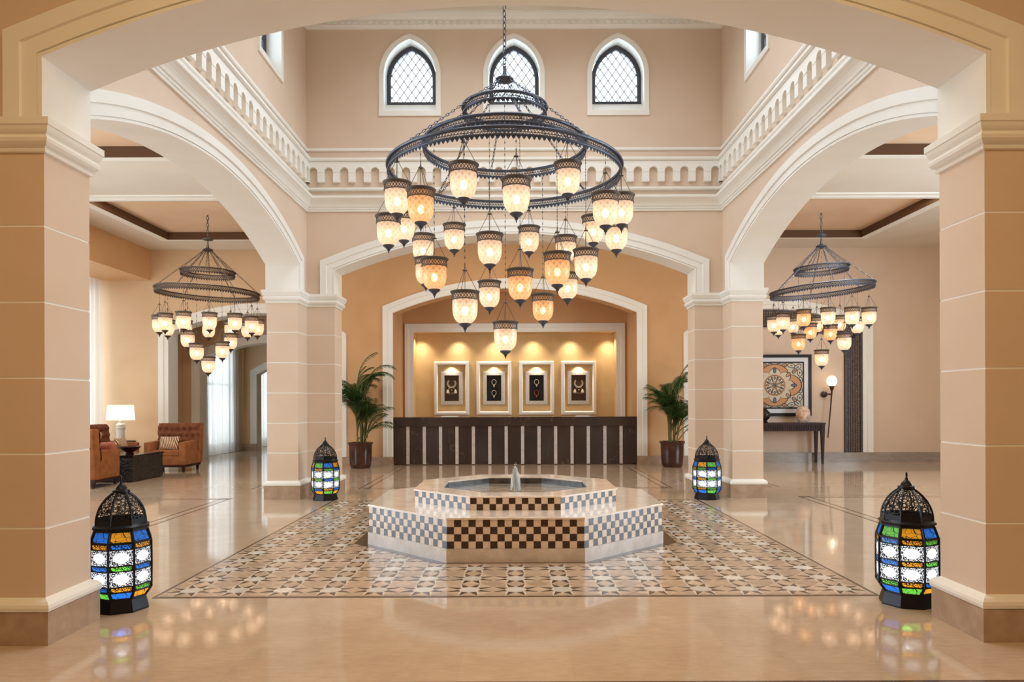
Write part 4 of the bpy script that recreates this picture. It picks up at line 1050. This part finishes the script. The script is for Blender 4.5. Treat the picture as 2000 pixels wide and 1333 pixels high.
# ================================================================== PALMS
def frond_mesh(L_, droop, lean, rnd):
    mb = MB(); pts = []; n = 16
    a = lean; x = z = 0.0; step = L_/n
    for i in range(n+1):
        pts.append(Vector((x, 0, z))); ang = a + droop*(i/n)**1.7
        x += step*math.sin(ang); z += step*math.cos(ang)
    mb.tube(pts, [0.011*(1-i/(n+1))+0.002 for i in range(n+1)], 5, 1)
    m_ = 27
    for i in range(m_):
        t_ = 0.26 + 0.74*i/m_; f_ = t_*n; k = min(int(f_), n-1); p = pts[k].lerp(pts[k+1], f_-k); d = (pts[k+1]-pts[k]).normalized()
        ll_ = L_*0.30*math.sin(PI*(0.12+0.82*(i/m_)))**0.6*rnd.uniform(0.85, 1.1)
        for s in (-1, 1):
            side = Vector((0, s, 0)); dirv = (d*0.75 + side*0.8 + Vector((0, 0, -0.12))).normalized()
            q1 = p + dirv*ll_*0.5; q2 = p + dirv*ll_ + Vector((0, 0, -ll_*0.34)); wv = d*0.0062
            nrm_ = dirv.cross(d).normalized()*0.0012
            n0 = len(mb.v); mb.v += [tuple(p-wv*0.5), tuple(p+wv*0.5), tuple(q1+wv), tuple(q1-wv), tuple(q2)]
            mb.face((n0, n0+1, n0+2, n0+3), 0); mb.face((n0+3, n0+2, n0+4), 0)
    return mb
def palm(loc, H, seed, label, spread):
    rnd = random.Random(seed); e = empty('potted_palm', loc); tag(e, label, 'potted palm', 'potted palms beside the reception desk')
    mb = MB(); mb.lathe([(0.19, 0.0), (0.215, 0.01), (0.222, 0.03), (0.235, 0.06), (0.24, 0.10), (0.255, 0.34), (0.258, 0.50), (0.27, 0.53), (0.285, 0.545), (0.287, 0.565), (0.275, 0.575), (0.255, 0.572), (0.245, 0.55), (0.24, 0.50)], 40, caps=(True, False)); mb.build('pot', M['pot'], e)
    mb = MB(); mb.lathe([(0.001, 0.525), (0.12, 0.53), (0.243, 0.51)], 24, caps=(False, False)); mb.build('soil', M['soil'], e)
    mb = MB()
    stems = []
    for k in range(9):
        a = rnd.random()*2*PI; r = rnd.uniform(0.02, 0.11); h = rnd.uniform(0.5, 0.95)*(H-0.6)*0.55
        top = (r*math.cos(a)*1.9, r*math.sin(a)*1.9, 0.52+h); stems.append(top)
        mb.tube([(r*math.cos(a), r*math.sin(a), 0.50), (r*math.cos(a)*1.3, r*math.sin(a)*1.3, 0.52+h*0.5), top], [0.016, 0.013, 0.009], 6)
    mb.build('stems', M['stem'], e)
    nf = 84
    for k in range(nf):
        st = stems[k % 9]; az = k*2.399 + rnd.uniform(-0.3, 0.3); tier = k/nf
        L_ = rnd.uniform(0.75, 1.15)*(1.0-0.2*tier) * spread * (0.62 if math.sin(az) > 0.25 else 1.0); lean = rnd.uniform(0.08, 0.5) if tier > 0.35 else rnd.uniform(0.35, 0.8)
        droop = rnd.uniform(0.7, 1.9)
        o = frond_mesh(L_, droop, lean, rnd).build('frond', [M['leaf'], M['stem']], e, fix=False)
        zz = st[2] if tier < 0.5 else st[2]+0.0
        zz = 0.60 + (H-0.60-0.72)*((k*0.618) % 1.0)**0.8
        o.location = (st[0]*0.7, st[1]*0.7, zz); o.rotation_euler = (0, 0, az)
    return e
palm((-3.47, 16.42, 0), 2.62, 11, 'tall feathery palm in a glazed brown pot left of the reception desk', 1.0)
palm((3.52, 16.42, 0), 2.42, 23, 'shorter feathery palm in a glazed brown pot right of the reception desk', 0.95)

# ================================================================== LOUNGE
def rbox(mb, x0, y0, z0, x1, y1, z1, r=0.03, mi=0, seg=3):
    """box with rounded vertical and top edges"""
    def loop(ins, z):
        rr = max(r-ins*0.0, 0.001); pts = []
        for cx, cy, a0 in ((x1-r, y1-r, 0), (x0+r, y1-r, PI/2), (x0+r, y0+r, PI), (x1-r, y0+r, 3*PI/2)):
            for i in range(seg+1):
                a = a0 + PI/2*i/seg; pts.append((cx+(r-ins)*math.cos(a), cy+(r-ins)*math.sin(a), z))
        return pts
    rings = [loop(r*0.5, z0), loop(0, z0+r*0.5)]
    for i in range(seg+1):
        a = PI/2*i/seg; rings.append(loop(r*(1-math.cos(a)), z1-r+r*math.sin(a)))
    mb.loft(rings, mi, True, True, (True, True))
def cushion_mesh(w, h, d):
    mb = MB(); n = 10; rings = []
    for j in range(n+1):
        v = -1+2*j/n; row = []
        for i in range(n+1):
            u = -1+2*i/n; k = (max(0, (1-u**4)*(1-v**4)))**0.45
            row.append((u, v, k))
        rings.append(row)
    for sg in (1, -1):
        base = len(mb.v)
        for row in rings:
            for u, v, k in row:
                pin = 1-0.06*(1-abs(u*v))
                mb.v.append((u*w/2*pin, sg*k*d/2, v*h/2*pin))
        for j in range(n):
            for i in range(n):
                a = base+j*(n+1)+i; mb.face((a, a+1, a+n+2, a+n+1), 0, True)
    return mb
def armchair(loc, rz, label):
    """front faces -Y"""
    e = empty('armchair', loc, rz); tag(e, label, 'armchair', 'rust velvet lounge armchairs')
    mb = MB(); mb.box(-0.43, -0.39, 0.10, 0.43, 0.39, 0.145); mb.build('base_rail', M['wood'], e)
    mb = MB(); rbox(mb, -0.435, -0.395, 0.145, 0.435, 0.395, 0.34, 0.02); mb.build('seat_frame', M['velvet'], e)
    mb = MB(); rbox(mb, -0.30, -0.40, 0.34, 0.30, 0.24, 0.46, 0.035); mb.build('seat_cushion', M['velvet'], e)
    for s in (-1, 1):
        mb = MB(); x0, x1 = (0.30, 0.44) if s > 0 else (-0.44, -0.30)
        rbox(mb, x0, -0.40, 0.15, x1, 0.40, 0.63, 0.02)
        mb.v = [(a, b, c + (0.0 if c < 0.5 else 0.03*(b+0.4)/0.8)) for a, b, c in mb.v]
        mb.build('armrest', M['velvet'], e)
    # button tufted back
    mb = MB(); nx, nz = 36, 22; x0, x1, z0, z1 = -0.46, 0.46, 0.42, 1.02
    front = []
    for j in range(nz+1):
        row = []
        for i in range(nx+1):
            u = i/nx; v = j/nz; x = x0+(x1-x0)*u; z = z0+(z1-z0)*v
            bx = (u*7) ; bz = v*4
            d = 0
            for (cx, cz) in [(a+0.5*(b % 2), b) for b in range(0, 5) for a in range(0, 8)]:
                dd = (bx-cx)**2*0.9 + (bz-cz)**2
                if dd < 1.2: d = max(d, math.exp(-dd*9))
            y = 0.185 + 0.07*v + 0.055*d - 0.01
            edge = min(u, 1-u, v, 1-v); y += 0.03*max(0, 1-edge/0.04)**2
            row.append((x, y, z))
        front.append(row)
    b0 = len(mb.v)
    for row in front: mb.v += row
    for j in range(nz):
        for i in range(nx):
            a = b0+j*(nx+1)+i; mb.face((a, a+1, a+nx+2, a+nx+1), 0, True)
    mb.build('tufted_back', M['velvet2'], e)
    mb = MB(); rbox(mb, -0.465, 0.225, 0.15, 0.465, 0.42, 1.02, 0.025)
    mb.v = [(a, b + 0.08*max(0, c-0.4)/0.62, c) for a, b, c in mb.v]; mb.build('backrest', M['velvet'], e)
    for sx in (-1, 1):
        for sy in (-1, 1):
            mb = MB(); mb.loft([[(sx*0.38+a*0.018, sy*0.34+b*0.018, 0) for a, b in ((-1,-1),(1,-1),(1,1),(-1,1))], [(sx*0.385+a*0.03, sy*0.345+b*0.03, 0.11) for a, b in ((-1,-1),(1,-1),(1,1),(-1,1))]], 0, caps=(True, True))
            mb.build('leg', M['wood'], e)
    return e
armchair((-7.44, 15.92, 0), 0, 'rust velvet armchair with tufted back facing the black coffee table')
armchair((-7.62, 12.90, 0), PI, 'rust velvet armchair at the left pier, cut by the pier edge')
armchair((-8.45, 15.25, 0), PI/2, 'rust velvet armchair half hidden behind the coffee table, below the table lamp')
def cushion(loc, rot, w, h, d, mat, lab):
    o = cushion_mesh(w, h, d).build('cushion', M[mat], None, loc); o.rotation_euler = rot; tag(o, lab, 'cushion', 'scatter cushions on the armchairs'); return o
cushion((-7.47, 15.80, 0.60), (math.radians(-16), 0, 0), 0.42, 0.30, 0.12, 'stripe', 'striped brown and cream cushion on the tufted armchair facing the table')
cushion((-7.52, 12.86, 0.80), (math.radians(14), math.radians(16), 0.2), 0.44, 0.44, 0.14, 'net', 'pink patterned cushion against the back of the armchair at the pier')
cushion((-7.40, 13.13, 0.62), (math.radians(24), 0, 0.2), 0.44, 0.34, 0.14, 'pink', 'plain pink cushion lying on the armchair at the pier')
cushion((-8.18, 15.2, 0.60), (math.radians(-14), 0, PI/2), 0.42, 0.30, 0.12, 'stripe', 'striped cushion on the half hidden armchair')
ct = empty('coffee_table', (-7.45, 14.1, 0)); tag(ct, 'low black carved block coffee table between the rust armchairs', 'coffee table')
carv = noisy('carved_black_wood', (20, 18, 20), (44, 40, 42), 22, 4, 0.28, 1.0, 26, bdist=0.03)
mb = MB(); mb.box(-0.38, -0.58, 0.02, 0.38, 0.58, 0.465); mb.build('body', carv, ct)
mb = MB(); mb.box(-0.40, -0.60, 0.465, 0.40, 0.60, 0.50); mb.build('top', simple('black_lacquer', (26, 24, 26), 0.15), ct)
mb = MB(); mb.box(-0.36, -0.56, 0.0, 0.36, 0.56, 0.02); mb.build('foot', M['wood'], ct)
mb = MB(); mb.lathe([(0.075, 0.0), (0.08, 0.01), (0.06, 0.03), (0.075, 0.045), (0.14, 0.085), (0.19, 0.13), (0.205, 0.145), (0.195, 0.147), (0.13, 0.095), (0.06, 0.06), (0.001, 0.055)], 30, caps=(True, False))
tag(mb.build('bowl', simple('dark_red_lacquer', (58, 26, 24), 0.25), None, (-7.30, 13.86, 0.50)), 'dark footed bowl standing on the black coffee table', 'bowl')
st = empty('side_table', (-9.08, 16.85, 0)); tag(st, 'small round dark side table carrying the white table lamp', 'side table')
mb = MB(); mb.lathe([(0.31, 0.57), (0.32, 0.575), (0.32, 0.595), (0.31, 0.60)], 36); mb.build('top', M['wood'], st)
mb = MB(); mb.lathe([(0.03, 0.02), (0.035, 0.3), (0.05, 0.57)], 14); mb.build('stem', M['wood'], st)
mb = MB(); mb.lathe([(0.2, 0), (0.2, 0.015), (0.05, 0.03)], 30); mb.build('foot', M['wood'], st)
tl = empty('table_lamp', (-9.08, 16.85, 0.60)); tag(tl, 'white table lamp with a glowing drum shade at the back of the lounge', 'lamp')
mb = MB(); mb.lathe([(0.10, 0), (0.10, 0.02), (0.085, 0.03), (0.085, 0.27), (0.095, 0.28), (0.11, 0.29), (0.11, 0.31), (0.075, 0.33), (0.10, 0.36), (0.095, 0.385), (0.06, 0.41), (0.05, 0.43), (0.05, 0.47), (0.015, 0.48), (0.012, 0.56)], 26); mb.build('base', M['ceramic'], tl)
mb = MB(); mb.lathe([(0.30, 0.48), (0.27, 0.83)], 40, caps=(False, False)); mb.build('shade', M['shade'], tl)
mb = MB(); mb.lathe([(0.004, 0.56), (0.035, 0.59), (0.045, 0.63), (0.03, 0.67), (0.004, 0.685)], 12); mb.build('bulb', M['shadebulb'], tl)
# curtains
def curtain(name, x, ya, yb, z1, lab, amp=0.05, wl=0.17, seedv=1, mat='curtain'):
    mb = MB(); n = int((yb-ya)/0.02); rnd = random.Random(seedv); ph = rnd.random()*6
    rows = []
    for z, am in ((0.012, 1.0), (z1*0.5, 0.9), (z1, 0.6)):
        rows.append([(x + amp*am*(math.sin(2*PI*(ya+i*0.02)/wl+ph) + 0.45*math.sin(2*PI*(ya+i*0.02)/wl/2.7+1.3*ph+z*0.3)), ya+i*0.02, z) for i in range(n+1)])
    mb.loft(rows, 0, True, False)
    return tag(mb.build(name, M[mat], None, fix=False), lab, 'curtain')
curtain('sheer_curtain', -9.88, 10.5, 17.5, 4.41, 'tall white sheer curtain on the window left of the lamp', seedv=3)
curtain('sheer_curtain', -8.45, 19.75, 22.65, 3.9, 'pale sheer curtain seen through the lounge end arch', seedv=5)
curtain('sheer_curtain', -8.45, 23.2, 27.0, 3.9, 'farthest sheer curtain beyond the last corridor arch', seedv=8)

# ================================================================== RIGHT AISLE
cs = empty('console_table', (6.2, 17.26, 0)); tag(cs, 'dark wooden console table with tapered legs under the framed ornament', 'console table')
mb = MB(); mb.box(-1.02, -0.25, 0.92, 1.02, 0.22, 0.955); mb.build('top', M['wood'], cs)
mb = MB(); mb.box(-0.98, -0.22, 0.76, 0.98, 0.19, 0.92); mb.box(-0.98, -0.235, 0.76, 0.98, -0.22, 0.785); mb.box(-0.98, -0.235, 0.90, 0.98, -0.22, 0.92)
for k in range(49): mb.box(-0.98+k*0.0402, -0.232, 0.785, -0.98+k*0.0402+0.016, -0.22, 0.90)
for k in range(2): mb.box(-0.98, -0.231, 0.82+k*0.035, 0.98, -0.22, 0.828+k*0.035)
mb.build('apron', M['wood'], cs)
for sx in (-1, 1):
    for sy in (-1, 1):
        cx, cy = sx*0.96, (-0.20 if sy < 0 else 0.17); mb = MB()
        mb.loft([[(cx+a*0.022, cy+b*0.022, 0.0) for a, b in ((-1,-1),(1,-1),(1,1),(-1,1))], [(cx+a*0.022, cy+b*0.022, 0.06) for a, b in ((-1,-1),(1,-1),(1,1),(-1,1))], [(cx+a*0.045, cy+b*0.045, 0.92) for a, b in ((-1,-1),(1,-1),(1,1),(-1,1))]], 0, caps=(True, True))
        mb.build('leg', M['wood'], cs)
vm, t, b = newmat('cracked_mosaic_vase'); N = t.nodes; L = t.links
vo = N.new('ShaderNodeTexVoronoi'); vo.inputs['Scale'].default_value = 22; tc = N.new('ShaderNodeTexCoord'); L.new(tc.outputs['Object'], vo.inputs['Vector'])
rr_ = N.new('ShaderNodeValToRGB'); rr_.color_ramp.elements[0].color = lin((214, 160, 126)); rr_.color_ramp.elements[1].color = lin((236, 224, 210))
sx_ = N.new('ShaderNodeSeparateColor'); L.new(vo.outputs['Color'], sx_.inputs[0]); L.new(sx_.outputs[0], rr_.inputs['Fac']); L.new(rr_.outputs['Color'], b.inputs['Base Color']); b.inputs['Roughness'].default_value = 0.25
mb = MB(); mb.lathe([(0.09, 0), (0.10, 0.01), (0.135, 0.06), (0.16, 0.13), (0.165, 0.20), (0.155, 0.28), (0.125, 0.345), (0.10, 0.375), (0.105, 0.39), (0.095, 0.392), (0.09, 0.37)], 32, caps=(True, False))
tag(mb.build('vase', vm, None, (6.77, 17.22, 0.955)), 'round peach mosaic vase on the dark console', 'vase')
mb = MB(); mb.lathe([(0.06, 0), (0.07, 0.01), (0.04, 0.05), (0.09, 0.10), (0.13, 0.17), (0.12, 0.24), (0.07, 0.29), (0.05, 0.31), (0.055, 0.33)], 28)
tag(mb.build('vase', simple('dark_bronze', (58, 52, 48), 0.3, 0.5), None, (5.87, 17.2, 0.955)), 'dark metal vase on the console, half hidden by the pier', 'vase')
# framed ornament
fa = empty('framed_ornament', (6.22, YA-0.03, 1.845)); tag(fa, 'black framed ornamental medallion panel above the console', 'picture')
FW, FH = 0.885, 0.735
mb = MB(); sweep(mb, [(-FW, -FH), (-FW, FH), (FW, FH), (FW, -FH)], [(0, 0), (0, 0.035), (-0.065, 0.045), (-0.07, 0.0)], lambda u, w, z: (u, -w, z), closed=True); mb.build('frame', M['ornblack'], fa)
mb = MB(); mb.box(-FW+0.04, -0.012, -FH+0.04, FW-0.04, 0.0, FH-0.04); mb.build('mount', M['mat'], fa)
mb = MB(); AWX, AWZ = 0.71, 0.565
mb.box(-AWX, -0.022, -AWZ, AWX, -0.012, AWZ, 0)
mb.box(-AWX+0.035, -0.0235, -AWZ+0.035, AWX-0.035, -0.0222, AWZ-0.035, 1)
lay = [0]
def ribbon(pts, w, mi, closed=True):
    lay[0] += 1; y = -0.024 - lay[0]*0.00008
    a = off_path(pts, w/2, closed); c = off_path(pts, -w/2, closed); n = len(pts)
    for i in range(n if closed else n-1):
        j = (i+1) % n; mb.quad((a[i][0], y, a[i][1]), (a[j][0], y, a[j][1]), (c[j][0], y, c[j][1]), (c[i][0], y, c[i][1]), mi)
def blob(cx, cz, rx, rz, mi, rot=0, n=14, pw=1.0):
    lay[0] += 1; y = -0.024 - lay[0]*0.00008; pts = []
    for i in range(n):
        t_ = 2*PI*i/n; u = rx*math.cos(t_)*abs(math.cos(t_))**(pw-1); v = rz*math.sin(t_)
        pts.append((cx+u*math.cos(rot)-v*math.sin(rot), y, cz+u*math.sin(rot)+v*math.cos(rot)))
    mb.poly(pts, mi)
def lobed(R, amp, k, ph=0, sx=1.0, n=160): return [(sx*(R+amp*abs(math.cos(k*t_/2+ph))**0.7)*math.cos(t_), (R+amp*abs(math.cos(k*t_/2+ph))**0.7)*math.sin(t_)) for t_ in [2*PI*i/n for i in range(n)]]
def rowfill(R, mi, amp=0, k=4):
    lay[0] += 1; y = -0.024-lay[0]*0.00008; mb.poly([(u, y, v) for u, v in lobed(R, amp, k)], mi)
for ix in (-1, 1):
    for iz in (-1, 1):
        for (bx, bz, rx, rz, ro) in ((0.55, 0.43, 0.09, 0.05, 0.7), (0.60, 0.30, 0.05, 0.08, 0.2), (0.40, 0.47, 0.08, 0.045, -0.2), (0.24, 0.48, 0.05, 0.03, 0.1), (0.47, 0.34, 0.06, 0.03, 0.9), (0.62, 0.12, 0.035, 0.06, 0.0), (0.10, 0.49, 0.05, 0.025, 0)):
            blob(ix*bx, iz*bz, rx+0.016, rz+0.016, 0, ix*iz*ro); blob(ix*bx, iz*bz, rx, rz, 2 if bx in (0.47, 0.24) else 1, ix*iz*ro)
            blob(ix*bx, iz*bz, rx*0.45, rz*0.4, 3, ix*iz*ro)
def poly2(pts, mi):
    lay[0] += 1; y = -0.024-lay[0]*0.00008
    for i in range(len(pts)):
        a, c = pts[i], pts[(i+1) % len(pts)]; mb.poly([(0, y, 0), (a[0], y, a[1]), (c[0], y, c[1])], mi)
for (R, amp, k, sx, w, mi) in ((0.36, 0.15, 4, 1.28, 0.0, 0), (0.345, 0.15, 4, 1.27, 0.0, 2), (0.295, 0.12, 8, 1.2, 0, 0), (0.285, 0.115, 8, 1.18, 0, 1)):
    poly2(lobed(R, amp, k, 0, sx), mi)
for i in range(8):
    a = 2*PI*i/8; blob(0.41*math.cos(a)*1.12, 0.36*math.sin(a), 0.075, 0.04, 0, a); blob(0.41*math.cos(a)*1.12, 0.36*math.sin(a), 0.058, 0.027, 2 if i % 2 else 3, a)
poly2(lobed(0.262, 0, 1), 2); poly2(lobed(0.235, 0, 1), 0); poly2(lobed(0.222, 0, 1), 1)
for i in range(16):
    a = 2*PI*i/16; blob(0.175*math.cos(a), 0.175*math.sin(a), 0.042, 0.026, 0, a); blob(0.172*math.cos(a), 0.172*math.sin(a), 0.026, 0.014, 3 if i % 2 else 2, a)
for i in range(8):
    a = 2*PI*i/8+PI/8; blob(0.085*math.cos(a), 0.085*math.sin(a), 0.055, 0.022, 0, a); blob(0.085*math.cos(a), 0.085*math.sin(a), 0.042, 0.013, 2, a)
blob(0, 0, 0.03, 0.03, 0); blob(0, 0, 0.02, 0.02, 3)
mb.build('ornament', [M['ornblack'], M['orncream'], M['tan'], M['ornblue']], fa, fix=False)
# lattice arch
la = empty('lattice_arch', (AC, YA, 0)); tag(la, 'dark brown carved lattice arch standing against the right aisle wall', 'lattice screen')
Tl = lambda u, w, z: (u, -w, z)
pth = arch_path(2.20, 0.23, 3.16, 3.655, 40)
mb = MB()
for o, w_ in ((0.0, 0.04), (-0.37, 0.04)):
    sweep(mb, pth, [(o, 0), (o, 0.05), (o-w_, 0.05), (o-w_, 0)], Tl)
mb.build('frame', M['lattice'], la)
mb = MB()
for k in range(1, 6):
    o = -0.04 - k*0.055; sweep(mb, pth, [(o+0.008, 0.012), (o+0.008, 0.036), (o-0.008, 0.036), (o-0.008, 0.012)], Tl)
inn = off_path(pth, -0.04); out_ = off_path(pth, -0.37)
def lenpts(a, b, step):
    res = []; 
    for i in range(len(a)-1):
        L_ = math.hypot(a[i+1][0]-a[i][0], a[i+1][1]-a[i][1]); n = max(1, round(L_/step))
        for k in range(n):
            t_ = (k+0.5)/n
            res.append(((a[i][0]*(1-t_)+a[i+1][0]*t_, a[i][1]*(1-t_)+a[i+1][1]*t_), (b[i][0]*(1-t_)+b[i+1][0]*t_, b[i][1]*(1-t_)+b[i+1][1]*t_)))
    return res
for p, q in lenpts(inn, out_, 0.056): mb.bar(Tl(p[0], 0.023, p[1]), Tl(q[0], 0.023, q[1]), 0.018, 0.022)
mb.build('lattice_grid', M['lattice'], la)
mb = MB(); sweep(mb, pth, [(-0.02, 0.0), (-0.02, 0.006), (-0.39, 0.006), (-0.39, 0.0)], Tl); mb.build('backing', simple('lattice_lit_backing', (208, 168, 130), 0.6), la)  # pale tan sheet, its colour standing for warm light in the holes
# torch sconce
sc_ = empty('wall_sconce', (7.50, 17.46, 1.585)); tag(sc_, 'torch shaped wall sconce with a glowing globe beside the lattice', 'wall lamp')
mb = MB(); mb.lathe([(0.001, -0.12), (0.07, -0.105), (0.105, -0.05), (0.115, 0.0), (0.105, 0.06), (0.075, 0.11), (0.055, 0.12)], 24, (0.03, -0.06, 0.35), caps=(False, False)); mb.build('globe', M['globe'], sc_)
mb = MB(); mb.lathe([(0.012, 0.0), (0.03, 0.03), (0.05, 0.10), (0.075, 0.13), (0.06, 0.135)], 20, (0.03, -0.06, 0.10)); mb.tube([(0.03, -0.06, 0.12), (0.0, -0.05, -0.3), (-0.06, -0.04, -1.0)], [0.020, 0.017, 0.013], 8); mb.build('torch', M['iron2'], sc_)
mb = MB(); mb.lathe([(0.001, -0.03), (0.05, -0.025), (0.075, 0.0), (0.075, 0.03), (0.001, 0.035)], 20); mb.v = [(a-0.09, c+0.08, b+0.04) for a, b, c in mb.v]; mb.tube([(-0.09, 0.05, 0.04), (0.02, -0.05, 0.04)], 0.02, 6); mb.build('wall_plate', M['iron2'], sc_)
mb = MB(); mb.lathe([(0.004, -0.05), (0.035, -0.03), (0.04, 0.0), (0.03, 0.035), (0.004, 0.05)], 10, (0.03, -0.06, 0.34)); mb.build('bulb', M['shadebulb'], sc_)
